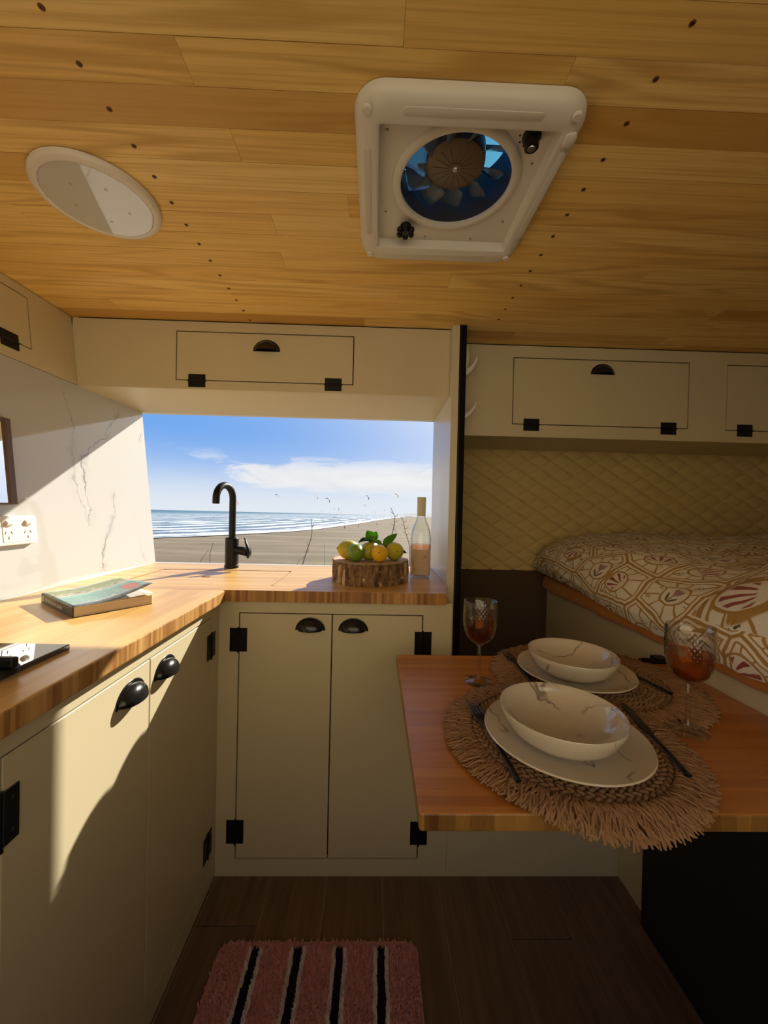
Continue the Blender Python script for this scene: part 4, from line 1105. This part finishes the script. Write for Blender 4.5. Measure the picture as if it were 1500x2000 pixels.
# ------------------------------------------------------------------ bed linen
def f_print(scale, off):
    def fn(t, b):
        uv = t.vm('ADD', t.vm('SCALE', t.uv(), None), (0,0,0)) if False else t.uv()
        p = t.vm('MULTIPLY', uv, (scale, scale*.92, 0.0)); p = t.vm('ADD', p, (off, off*.37, 0.0))
        wob = t.new('ShaderNodeTexNoise'); t.put(wob.inputs['Vector'], p); wob.inputs['Scale'].default_value = 3.0
        pw = t.vm('ADD', p, t.vm('MULTIPLY', t.vm('SUBTRACT', wob.outputs['Color'], (.5,.5,.5)), (.09,.09,0.0)))
        def layer(v, sc, rndm):
            vo = t.new('ShaderNodeTexVoronoi', voronoi_dimensions='2D'); t.put(vo.inputs['Vector'], v); vo.inputs['Scale'].default_value = sc; vo.inputs['Randomness'].default_value = rndm
            ve = t.new('ShaderNodeTexVoronoi', voronoi_dimensions='2D', feature='DISTANCE_TO_EDGE'); t.put(ve.inputs['Vector'], v); ve.inputs['Scale'].default_value = sc; ve.inputs['Randomness'].default_value = rndm
            dv = t.vm('SUBTRACT', t.vm('MULTIPLY', v, (sc, sc, 0.0)), t.vm('MULTIPLY', vo.outputs['Position'], (sc, sc, 0.0)))
            return dv, ve.outputs['Distance'], vo.outputs['Color']
        # large cells: double gold border, spoke wheel, ring
        dv, ed, cc = layer(pw, 1.0, .55)
        x, y, z = t.xyz(dv); r = t.vm('LENGTH', dv); a = t.m('ARCTAN2', y, x); rc = t.xyz(cc)[0]
        gold = t.smooth(ed, .034, .024)
        gold = t.m('MAXIMUM', gold, t.m('MULTIPLY', t.smooth(t.m('ABSOLUTE', t.m('SUBTRACT', ed, .090)), .018, .011), 1.0))
        ring = t.smooth(t.m('ABSOLUTE', t.m('SUBTRACT', r, .27)), .026, .016)
        sp = t.m('ABSOLUTE', t.m('SINE', t.m('MULTIPLY', a, 5.0)))
        spoke = t.m('MULTIPLY', t.smooth(sp, .26, .14), t.m('MULTIPLY', t.smooth(r, .26, .28), t.smooth(ed, .075, .09)))
        fill = t.m('MULTIPLY', t.smooth(t.m('SINE', t.m('MULTIPLY', a, 2.0)), .1, .2), t.m('MULTIPLY', t.smooth(r, .27, .29), t.smooth(r, .40, .36)))
        gold = t.m('MAXIMUM', gold, t.m('MAXIMUM', ring, t.m('MAXIMUM', spoke, t.m('MULTIPLY', fill, t.smooth(rc, .45, .5)))))
        # tulip and leaves inside the ring, turned per cell
        ro = t.m('MULTIPLY', rc, 6.28); cs, sn = t.m('COSINE', ro), t.m('SINE', ro)
        u = t.m('SUBTRACT', t.m('MULTIPLY', x, cs), t.m('MULTIPLY', y, sn)); v = t.m('ADD', t.m('MULTIPLY', x, sn), t.m('MULTIPLY', y, cs))
        def ell(cx, cy, rx, ry, rot=0.0):
            c_, s_ = math.cos(rot), math.sin(rot)
            du, dv_ = t.m('SUBTRACT', u, cx), t.m('SUBTRACT', v, cy)
            e1 = t.m('ADD', t.m('MULTIPLY', du, c_/rx), t.m('MULTIPLY', dv_, s_/rx)); e2 = t.m('SUBTRACT', t.m('MULTIPLY', dv_, c_/ry), t.m('MULTIPLY', du, s_/ry))
            return t.smooth(t.m('ADD', t.m('MULTIPLY', e1, e1), t.m('MULTIPLY', e2, e2)), 1.15, .85)
        tul = ell(0, .07, .045, .10)
        for q_ in (ell(-.058, .080, .035, .095, .45), ell(.058, .080, .035, .095, -.45)): tul = t.m('MAXIMUM', tul, q_)
        lv = t.m('MAXIMUM', ell(-.075, -.115, .105, .026, -.95), ell(.075, -.115, .105, .026, .95)); lv = t.m('MAXIMUM', lv, ell(0, -.10, .012, .11))
        # small sprigs and red fans between the spokes
        dv2, ed2, c2 = layer(t.vm('ADD', pw, (3.3, 1.7, 0.0)), 3.4, .5)
        x2, y2, z2 = t.xyz(dv2); r2 = t.vm('LENGTH', dv2); a2 = t.m('ARCTAN2', y2, x2); rc2 = t.xyz(c2)
        fan = t.m('MULTIPLY', t.smooth(t.m('SINE', t.m('MULTIPLY', a2, 9.0)), .15, .4), t.m('MULTIPLY', t.smooth(r2, .06, .09), t.smooth(r2, .34, .28)))
        half = t.smooth(t.m('SINE', t.m('ADD', a2, t.m('MULTIPLY', rc2[0], 6.28))), .35, .5)
        fan = t.m('MULTIPLY', fan, half)
        outer = t.m('MULTIPLY', t.smooth(r, .29, .31), t.smooth(ed, .10, .12))
        c = (.86,.80,.68)
        c = t.mix(t.m('MULTIPLY', t.m('MULTIPLY', fan, outer), t.smooth(rc2[1], .30, .35)), c, t.mix(t.smooth(rc2[2], .45, .5), (.30,.055,.035), (.10,.095,.045)))
        inside = t.smooth(r, .262, .25)
        rf = t.xyz(cc)[1]; alt = t.smooth(rf, .46, .47)                 # some rings carry a red fan instead
        fan3 = t.m('MULTIPLY', t.smooth(t.m('COSINE', t.m('MULTIPLY', t.m('ARCTAN2', u, t.m('ADD', v, .20)), 13.0)), .1, .35), t.m('MULTIPLY', t.smooth(v, -.12, -.08), t.smooth(r, .23, .21)))
        c = t.mix(t.m('MULTIPLY', t.m('MULTIPLY', fan3, alt), inside), c, (.34,.07,.05)); inside = t.m('MULTIPLY', inside, t.m('SUBTRACT', 1.0, alt))
        c = t.mix(t.m('MULTIPLY', tul, inside), c, (.42,.235,.225)); c = t.mix(t.m('MULTIPLY', lv, inside), c, (.12,.11,.045))
        wear = t.noise(uv, 300, 2)
        c = t.mix(t.m('MULTIPLY', gold, t.smooth(wear, .15, .4, .7, .95)), c, (.42,.225,.025))
        t.put(b.inputs['Base Color'], c)
        t.put(b.inputs['Normal'], t.bump(t.noise(uv, 700, 2), .15, .0006))
    return fn
DUV = mat('printed_duvet', f_print(7.2, 2.3), rough=.85, sheen=.1)
PIL = mat('printed_pillowcase', f_print(4.4, 9.1), rough=.85, sheen=.1)
def f_orange(t, b):
    t.put(b.inputs['Base Color'], t.mix(t.noise(t.pos(), 14, 4), (.46,.155,.022), (.60,.22,.035))); t.put(b.inputs['Normal'], t.bump(t.noise(t.pos(), 600, 2), .2, .0008))
ORANGE = mat('orange_sheet', f_orange, rough=.85, sheen=.15)

def lerp_tab(tab, s):
    for (a, va), (b_, vb) in zip(tab[:-1], tab[1:]):
        if s <= b_: return va+(vb-va)*(s-a)/(b_-a)
    return tab[-1][1]
def linen():
    # mattress in an orange fitted sheet
    t = thing('mattress', 'mattress in an orange fitted sheet on the bed platform, its edge showing below the duvet', 'mattress', (1.35, .6, .8))
    Y0, Y1 = -.41, 1.742
    prof = [(.800,.8012),(.786,.8040),(.776,.815),(.7745,.836),(.779,.858),(.800,.870),(.85,.873)]
    def g(u, v):
        y = Y0+(Y1-Y0)*u; k = v*(len(prof)-1); i = min(int(k), len(prof)-2); f = k-i
        x = prof[i][0]*(1-f)+prof[i+1][0]*f; z = prof[i][1]*(1-f)+prof[i+1][1]*f
        n = mnoise.noise(Vector((y*9, z*6, 1.3)))*.008+mnoise.noise(Vector((y*26, z*20, 4.3)))*.004
        return Vector((x+n*(1 if v > .05 else 0)-.004, y, z+(n*.3 if v > .1 else 0)))
    MB().grid(g, 260, 18).build('sheet', ORANGE, t, smooth=180)
    MB().box(.802,1.945,Y0,Y1,.8012,.872).build('core', ORANGE, t)
    # duvet
    d = thing('duvet', 'white duvet printed with gold arches and flowers, spread over the bed', 'duvet', (1.35, .6, .93))
    Ya, Yb = -.41, 1.752
    base = [(0,(.748,.846)),(.03,(.738,.872)),(.07,(.748,.915)),(.13,(.790,.962)),(.22,(.865,1.000)),(.34,(.97,1.022)),(.5,(1.12,1.030)),(.75,(1.45,1.035)),(1,(1.944,1.035))]
    back = [(0,(.742,.895)),(.03,(.726,.922)),(.07,(.728,.962)),(.13,(.752,1.005)),(.22,(.815,1.045)),(.34,(.93,1.066)),(.5,(1.10,1.070)),(.75,(1.45,1.068)),(1,(1.944,1.070))]
    def prof2(s, k):
        def at(tb):
            for (a, va), (b_, vb) in zip(tb[:-1], tb[1:]):
                if s <= b_+1e-9: f = (s-a)/(b_-a); return va[0]+(vb[0]-va[0])*f, va[1]+(vb[1]-va[1])*f
        a, b_ = at(base), at(back); return a[0]+(b_[0]-a[0])*k, a[1]+(b_[1]-a[1])*k
    L = 1.36
    def gd(u, v):
        y = Ya+(Yb-Ya)*u; k = min(1, max(0, (y-1.0)/.62)); k = k*k*(3-2*k); s = v**1.5
        x, z = prof2(s, k)
        amp = min(1, s/.05)
        n = mnoise.noise(Vector((x*5, y*4, .5)))*.016+mnoise.noise(Vector((x*13, y*10, 2.5)))*.007+mnoise.noise(Vector((x*34+y*9, y*16, 7.5)))*.0025
        z += n*amp; x += mnoise.noise(Vector((y*7, 3.3, 0)))*.010*(1-min(1, s/.3))
        if y > 1.66: z -= .05*((y-1.66)/.092)**2*min(1, s/.12)
        return Vector((x, y, z))
    def gu(u, v): s = v**1.5; return (lerp_tab([(0,0),(.03,.028),(.07,.072),(.13,.135),(.22,.22),(.34,.33),(.5,.48),(.75,.81),(1,1.3)], s), (Yb-Ya)*u)
    MB().grid(gd, 200, 70, uv=gu).build('cover', DUV, d, smooth=180, solid=0)
    # rolled hem under the front edge
    def gh(u, v):
        p = gd(u, 0); a = v*PI*1.1
        return Vector((p.x+.016*(1-math.cos(a))*.9, p.y, p.z-.012*math.sin(a)+.004*math.sin(u*160)*math.sin(a)*.5))
    MB().grid(gh, 200, 8, uv=lambda u, v: (-.04*v, (Yb-Ya)*u)).build('hem', DUV, d, smooth=180)
    # pillow
    p = thing('pillow', 'plump pillow in a large gold-flower print pillowcase lying on the duvet', 'pillow', (.965, .66, 1.0))
    M = Matrix.Translation((.965,.640,1.012)) @ Matrix.Rotation(math.radians(-27), 4, 'Y') @ Matrix.Rotation(math.radians(-5), 4, 'X') @ Matrix.Rotation(math.radians(4), 4, 'Z')
    hx, hy, hz = .235, .325, .075
    for nm, sg in (('front_panel', 1), ('back_panel', -1)):
        def gp(u, v):
            a, c = 2*u-1, 2*v-1
            e = max(0, (1-a**4))*max(0, (1-c**4)); h = hz*e**.45
            pin = 1-.05*(1-abs(a))*abs(c)-.0; pin2 = 1-.05*(1-abs(c))*abs(a)
            w = mnoise.noise(Vector((a*3, c*3, sg*2)))*.010*e+mnoise.noise(Vector((a*9, c*8, sg*5)))*.004*e
            return M @ Vector((a*hx*pin2, c*hy*pin, sg*(h+w)))
        MB().grid(gp, 44, 56, uv=lambda u, v: (u*hx*2.1, v*hy*2.1)).build(nm, PIL, p, smooth=180)
linen()

# ------------------------------------------------------------------ rug
def rug():
    x0, x1, y0, y1 = -.378, .136, .20, 1.008
    t = thing('bath_rug', 'pink shaggy rug with four black stripes edged in white on the plank floor', 'rug', (0, .6, 0))
    cs = (-.283, -.173, -.066, .040)
    def f_rug(tt, b):
        p = tt.pos(); x, y, z = tt.xyz(p)
        x = tt.m('ADD', x, tt.m('MULTIPLY', tt.m('SUBTRACT', tt.noise(p, 40, 3), .5), .012))
        d = None
        for c_ in cs:
            e = tt.m('ABSOLUTE', tt.m('SUBTRACT', x, c_)); d = e if d is None else tt.m('MINIMUM', d, e)
        ye = tt.smooth(y, .996, .990)
        col = tt.mix(tt.noise(p, 150, 3), (.56,.24,.205), (.72,.36,.315))
        col = tt.mix(tt.m('MULTIPLY', tt.smooth(d, .0205, .0180), ye), col, (.82,.68,.60)); col = tt.mix(tt.m('MULTIPLY', tt.smooth(d, .0105, .0085), ye), col, (.010,.006,.006))
        tt.put(b.inputs['Base Color'], col)
    RUG = mat('rug_pile', f_rug, rough=.95)
    poly = [(v.x, v.y) for v in rrect(x0, x1, y0, y1, .03, 0, 8)]
    MB().prism(poly, .0002, .008).build('backing', RUG, t)
    b = MB(); rn = random.Random(4); st = .0062
    ny = int((y1-.60)/st); nx = int((x1-x0)/st)
    for j in range(ny+60):
        for i in range(nx+1):
            y = y1-j*st if j < ny else .60-(j-ny)*.0068
            x = x0+i*st+rn.uniform(-.002,.002); y += rn.uniform(-.002,.002)
            if x < x0 or x > x1 or y > y1 or y < y0: continue
            cxr = max(x0+.03-x, x-(x1-.03), 0); cyr = max(y-(y1-.03), 0)
            if cxr and cyr and cxr*cxr+cyr*cyr > .0009: continue
            h = .009+rn.random()*.004; lx, ly = rn.uniform(-.004,.004), rn.uniform(-.004,.004); k = len(b.v); r = .0030; a0 = rn.random()*6
            for q_ in range(3): b.v.append(Vector((x+r*math.cos(a0+q_*2.094), y+r*math.sin(a0+q_*2.094), .006)))
            for q_ in range(3): b.v.append(Vector((x+lx*.6+r*.9*math.cos(a0+.5+q_*2.094), y+ly*.6+r*.9*math.sin(a0+.5+q_*2.094), .006+h*.62)))
            b.v.append(Vector((x+lx, y+ly, .006+h)))
            for q_ in range(3):
                w = (q_+1) % 3; b.f += [(k+q_,k+w,k+3+w,k+3+q_), (k+3+q_,k+3+w,k+6)]; b.m += [0,0]
    o = b.build('pile', RUG, t); o['kind'] = 'stuff'
rug()

# ------------------------------------------------------------------ outside: dune, beach, sea
def beach_z(x, y): return H-9.0-TILT*y
def ground_z(x, y):
    f = min(1, max(0, (y-5)/35)); f = f*f*(3-2*f)
    return (-.62)*(1-f)+beach_z(x, y)*f
SHORE = [(-400,20),(-150,80),(-69.3,120.7),(-59.2,135.4),(-48.3,157.6),(-39.8,174.9),(-31,208.7),(-14.7,343),(6,572),(47,946),(120,1500),(230,2400),(420,3600)]
def f_sand(t, b):
    p = t.pos(); x, y, z = t.xyz(p)
    n = t.noise(t.vm('MULTIPLY', p, (.02, .11, 0.0)), 1.0, 5, .6); n2 = t.noise(t.vm('MULTIPLY', p, (.25, .9, 0.0)), 1.0, 4, .65)
    c = t.mix(t.smooth(n, .35, .65), (.20,.152,.088), (.29,.225,.135)); c = t.mix(t.smooth(n2, .48, .72, 0, .5), c, (.13,.10,.062))
    t.put(b.inputs['Base Color'], c)
SAND = mat('dark_beach_sand', f_sand, rough=.9, spec=.2)
def outside():
    ys = [-60,-30,-12,-4,0,2,4]+[5+i*2.2 for i in range(17)]+[45,55,70,90,110,130,150,180,220,280,360,480,700,1100,1800,2800,4200]
    xs = [-1500,-700,-400,-250,-180,-140,-110,-90,-70,-50,-35,-20,-10,-5,0,5,10,20,40,80,150,300,700,1500,3000]
    b = MB(); nx = len(xs)
    b.v = [Vector((x, y, ground_z(x, y)-.25)) for y in ys for x in xs]
    for j in range(len(ys)-1):
        for i in range(nx-1): b.f.append((j*nx+i,j*nx+i+1,(j+1)*nx+i+1,(j+1)*nx+i)); b.m.append(0)
    o = b.build('ground', SAND, smooth=180); struct(o)
    # unseen pale dune, added to bounce warm sunlight in through the opening
    def gb(u, v):
        x = -30+60*u; y = -1.6-22*v; f = min(1, max(0, (-y-2.2)/9)); f = f*f*(3-2*f)
        return Vector((x, y, -.80+.06*mnoise.noise(Vector((x*.7, y*.7, 0)))+f*8.5*(1+.25*mnoise.noise(Vector((x*.15, y*.1, 3))))))
    def f_dry(t, bb):
        n_ = t.noise(t.pos(), 3, 5, .6); t.put(bb.inputs['Base Color'], t.mix(n_, (.56,.46,.30), (.68,.57,.39)))
    struct(MB().grid(gb, 60, 40).build('fill_dune', mat('fill_dune_sand', f_dry, rough=.95), smooth=180))
    # sea: strips running along the shore line, swell raised as real rows of waves
    import bisect
    def shore_pt(s):                         # s in 0..1 along the polyline, dense near the view
        n = len(SHORE)-1; k = s*n; i = min(int(k), n-1); f = k-i
        a, c = Vector(SHORE[i]), Vector(SHORE[i+1]); p = a+(c-a)*f
        t0 = Vector(SHORE[max(i-1,0)]); t1 = Vector(SHORE[min(i+2,n)]); tg = (t1-t0).normalized()
        return p, Vector((-tg.y, tg.x))
    rows = [0,1.5,3,4.5,6,8,10,12,14,16,18,20,22,24,26,28,30,33,36,39,42,46,50,54,58,62,66,70,76,82,88,94,100,108,116,124,132,140,150,160,172,184,196,210,230,260,300,360,440,560,720,950,1300,1900,3000,5000]
    ns = 150; b = MB(); b.uvs = {}
    arc = 0; last = None
    for i in range(ns+1):
        p, nrm = shore_pt(i/ns)
        if last is not None: arc += (p-last).length
        last = p
        side = Vector((-.82, .57)).lerp(nrm, .35).normalized()
        for j, r in enumerate(rows):
            wob = 5*mnoise.noise(Vector((p.x*.02, p.y*.02, 0)))
            q_ = p+side*(r+min(r, 6)/6*wob*.4)
            hgt = 0
            if 2 < r < 300: hgt = max(0, math.sin(2*PI*(r+wob)/23.0))**3*.75*(.6+.6*mnoise.noise(Vector((arc*.03, r*.1, 3))))
            b.v.append(Vector((q_.x, q_.y, beach_z(q_.x, q_.y)+.03+hgt)))
            b.uvs[len(b.v)-1] = (arc/100, r/100)
    nr = len(rows)
    for i in range(ns):
        for j in range(nr-1): b.f.append((i*nr+j,(i+1)*nr+j,(i+1)*nr+j+1,i*nr+j+1)); b.m.append(0)
    def f_sea(t, bb):
        uv = t.uv(); u, v, w = t.xyz(uv)
        n = t.noise(t.comb(t.m('MULTIPLY', u, 3.0), t.m('MULTIPLY', v, 9.0), 0.0), 1.0, 5, .65); nf = t.noise(t.comb(t.m('MULTIPLY', u, 14.0), t.m('MULTIPLY', v, 50.0), 1.0), 1.0, 4, .65)
        vv = t.m('ADD', v, t.m('MULTIPLY', t.m('SUBTRACT', n, .5), .16))
        ph = t.m('FRACT', t.m('MULTIPLY', vv, 4.35))
        line = t.m('MULTIPLY', t.smooth(ph, .0, .08), t.smooth(ph, .58, .28))
        patch = t.smooth(t.noise(t.comb(t.m('MULTIPLY', u, 1.6), t.m('MULTIPLY', v, 3.0), 5.0), 1.0, 3), .30, .44)
        surf = t.m('MULTIPLY', t.m('MULTIPLY', line, patch), t.m('MULTIPLY', t.smooth(v, 9.0, 3.0), t.smooth(nf, .26, .46)))
        wash = t.m('MAXIMUM', t.smooth(v, .022, .012), t.m('MULTIPLY', t.smooth(t.m('ABSOLUTE', t.m('SUBTRACT', vv, .15)), .03, .012), t.smooth(nf, .2, .4)))
        caps = t.m('MULTIPLY', t.smooth(t.noise(t.comb(t.m('MULTIPLY', u, 5.0), t.m('MULTIPLY', v, 12.0), 9.0), 1.0, 4, .7), .62, .70), t.smooth(v, 1.5, 3.0))
        foam = t.m('MAXIMUM', t.m('MAXIMUM', surf, wash), t.m('MULTIPLY', caps, .8))
        water = t.mix(t.smooth(v, .1, .9), (.155,.19,.225), (.12,.185,.185))
        water = t.mix(t.smooth(v, 1.5, 5.0), water, (.10,.185,.18))
        t.put(bb.inputs['Base Color'], t.mix(foam, water, (.74,.74,.72)))
        t.put(bb.inputs['Roughness'], t.m('ADD', .38, t.m('MULTIPLY', foam, .4)))
        t.put(bb.inputs['Normal'], t.bump(nf, .5, .4))
    o = b.build('sea', mat('sea_water', f_sea, rough=.4, spec=.3), smooth=180); o['kind'] = 'stuff'; tag(o, 'grey-green sea with white breaking waves along the beach', 'sea')
    # low hazy dunes closing the beach
    b = MB()
    def gdn(u, v):
        x = 60+u*900; y = 1500+500*u; h = 26*math.sin(PI*min(1,u*1.15+.05))**.7*(.7+.5*mnoise.noise(Vector((u*7, 0, 1))))+6*mnoise.noise(Vector((u*30, 2, 1)))
        return Vector((x+90*(1-v), y+200*v, beach_z(x, y)+max(0, h)*math.sin(v*PI/2)))
    b.grid(gdn, 60, 5); struct(b.build('dune_ridge', mat('dune_haze', lambda t, bb: t.put(bb.inputs['Base Color'], t.mix(t.noise(t.pos(), .02, 4), (.30,.29,.26), (.42,.40,.36))), rough=.95), smooth=180))
outside()

def kite(px, py, D, span, col, rot, label):
    c = atY(px, py, D); s = span
    pts = []; rs = []
    for i in range(11):
        a = PI*(.10+.80*i/10); pts.append((math.cos(a)*s*.5, 0, math.sin(a)*s*.5)); rs.append(s*(.07+.17*math.sin(PI*i/10)))
    b = MB(); b.tube(pts, rs, 6, flat=.35)
    o = b.build('kitesurf_kite', mat('kite_cloth_%s' % '_'.join(str(int(v*100)) for v in col), col=col, rough=.6), None, smooth=60)
    o.location = c; o.rotation_euler = (math.radians(12), math.radians(rot), math.radians(25))
    return tag(o, label, 'kite', 'kites above the sea')
GR = (.13,.15,.17)
for k in ((540,970,420,4.6,(.20,.24,.30),20,'small blue-grey kite flying alone beside the black tap'),
          (461,983,420,4.8,(.62,.10,.08),70,'red kite just showing from behind the black tap neck'),
          (617,972,420,4.2,(.62,.17,.10),70,'orange-red kite flying above the surf'),
          (638,979,380,6.0,GR,45,'large dark kite tilting above the surf'),
          (651,994,480,2.9,(.22,.25,.30),75,'tiny grey kite low over the surf'),
          (659,994,480,4.0,(.10,.17,.30),85,'dark blue kite low over the surf'),
          (664,1000,520,2.8,(.28,.30,.33),85,'faint pale kite close to the sea horizon'),
          (627,999,520,2.6,(.34,.32,.28),80,'faint beige kite close to the sea horizon'),
          (715,973,380,5.4,GR,60,'dark kite with a hanging tip high over the beach'),
          (712,989,460,3.8,(.22,.21,.22),35,'small grey kite under the dark kite over the beach'),
          (773,970,380,5.2,(.55,.42,.04),40,'yellow kite beside the neck of the wine bottle'),
          (750,997,500,3.4,(.30,.31,.33),45,'pale grey kite low beside the dry flower stalks'),
          (730,1001,500,3.2,(.34,.35,.37),45,'pale grey kite touching the sea horizon')):
    kite(*k)

def person(px, py, label, col):
    d = ray(px, py); tt = -(9.0)/(d.z+TILT*d.y); c = Vector((0,0,H))+d*tt
    me = bpy.data.meshes.new('person')
    vs = [(0,0,.92),(0,0,1.15),(0,0,1.42),(0,0,1.52),(0,0,1.66),(.22,0,1.38),(.30,.05,1.1),(.26,.12,.88),(-.22,0,1.38),(-.28,-.08,1.1),(-.24,-.14,.9),(.10,.02,.86),(.13,.12,.48),(.13,.08,.06),(-.10,-.02,.86),(-.12,-.10,.48),(-.12,-.20,.07)]
    es = [(0,1),(1,2),(2,3),(3,4),(2,5),(5,6),(6,7),(2,8),(8,9),(9,10),(0,11),(11,12),(12,13),(0,14),(14,15),(15,16)]
    me.from_pydata(vs, es, []); o = bpy.data.objects.new('person', me); COL.objects.link(o)
    sk = o.modifiers.new('skin', 'SKIN')
    rad = [.15,.15,.17,.06,.11,.07,.055,.04,.07,.055,.04,.10,.07,.05,.10,.07,.05]
    if not me.skin_vertices: 
        bm = bmesh.new(); bm.from_mesh(me); bm.verts.layers.skin.verify(); bm.to_mesh(me); bm.free()
    for i, sv in enumerate(me.skin_vertices[0].data): sv.radius = (rad[i], rad[i]); sv.use_root = (i == 0)
    su = o.modifiers.new('subdivision', 'SUBSURF'); su.levels = 1; su.render_levels = 1
    me.materials.append(mat('clothing_'+label.split()[0], col=col, rough=.8))
    o.location = c; tag(o, label, 'person')
person(673, 1033, 'dark-clothed person walking along the wet sand', (.04,.04,.05))
person(736, 1026, 'blue-clothed person standing far along the beach', (.06,.08,.12))
person(418, 1012.5, 'black-wetsuit person standing in the surf beside the tap', (.03,.035,.045))
person(700, 1030, 'grey-clothed person walking among others on the beach', (.12,.12,.13))

# dry stalks and grass on the dune edge in front of the van
STALK = mat('dry_stalk', col=(.17,.115,.085), rough=.9)
STALKG = mat('grey_green_stalk', col=(.27,.25,.16), rough=.9)
def stalk(pix, Y, r, label, twigs=(), m=STALK):
    top = [atY(x, y, Y) for x, y in pix]
    root = top[-1]+(top[-1]-top[-2]).normalized()*.0; root = Vector((top[-1].x+(top[-1].x-top[0].x)*.4, Y, ground_z(0, Y)-.26))
    mid = (top[-1]+root)/2+Vector((0,0,.1))
    t = thing('dry_stalk', label, 'plant', root)
    P = top+[mid, root]; n = len(P)
    MB().tube(P, [r*(.45+.55*i/(n-1)) for i in range(n)], 6).build('stem', m, t, smooth=60)
    for (a, b_) in twigs:
        p0, p1 = atY(*a, Y), atY(*b_, Y); md = (p0+p1)/2+Vector((.004,0,-.006))
        MB().tube([p0, md, p1], [r*.5,r*.42,r*.2], 5).build('twig', m, t, smooth=60)
stalk([(416,1060),(413,1071),(410,1082),(410,1100),(410,1112)], 3.2, .0042, 'knobbly dry stalk rising just beside the tap')
stalk([(407,1075),(398,1086),(392,1096),(388,1106)], 3.3, .0032, 'bent dry grass stalk leaning towards the tap')
stalk([(608,1014),(609,1026),(609.5,1039),(607,1054),(602,1068),(596,1086),(590,1106)], 3.0, .0055, 'tall curved dry stalk before the log slice', [((609,1030),(612,1022)),((603,1066),(598,1058)),((598,1080),(603,1072))])
stalk([(596,1086),(585,1094),(578,1106)], 3.1, .0040, 'short grey-green stalk branching low before the log slice', (), STALKG)
stalk([(633,1060),(634,1075),(634,1092),(634,1106)], 3.4, .0036, 'thin straight pale stalk next to the log slice', (), STALKG)
stalk([(763,991),(767,1000),(771,1008),(770,1018),(770,1026),(766,1042),(763,1060)], 3.0, .0050, 'spiky dead flower stalk standing above the citrus fruit', [((768,1003),(762,998)),((771,1010),(777,1004)),((771,1014),(764,1010)),((770,1020),(776,1015)),((770,1026),(763,1022)),((769,1031),(774,1040))])
stalk([(785,1010),(788,1020),(790,1030),(792,1040),(796,1052),(800,1066)], 3.0, .0042, 'thin branching dead stalk next to the wine bottle', [((786,1014),(781,1010)),((788,1020),(794,1015)),((789,1026),(783,1022)),((791,1033),(797,1028)),((792,1040),(785,1038)),((793,1044),(799,1040))])
def tuft(px, py, Y, n, hpx, label, seed, col=(.30,.34,.06)):
    rn = random.Random(seed); c = atY(px, 1112, Y); root = Vector((c.x, Y, ground_z(0, Y)-.26)); t = thing('grass_tuft', label, 'grass', root)
    m_ = mat('beach_grass_%d' % int(col[1]*100), col=col, rough=.6)
    for i in range(n):
        tip = atY(px+rn.uniform(-16,16), py-7+rn.uniform(-2,9), Y+rn.uniform(-.1,.1)); b0 = root+Vector((rn.uniform(-.05,.05), rn.uniform(-.05,.05), 0))
        md = Vector((b0.x*.6+tip.x*.4, b0.y*.6+tip.y*.4, tip.z*.72+b0.z*.28))
        MB().tube([b0, md, md.lerp(tip, .6)+Vector((0,0,.01)), tip], [.006,.007,.005,.001], 5, flat=.3).build('blade', m_, t, smooth=60)
tuft(630, 1094, 2.6, 7, 20, 'yellow-green grass tuft rising right behind the log slice', 1)
tuft(572, 1096, 2.7, 5, 20, 'dull green grass tuft at the foot of the curved stalk', 2, (.20,.21,.08))
tuft(556, 1098, 2.8, 3, 20, 'few brown grass blades showing above the far worktop edge', 3, (.16,.13,.07))
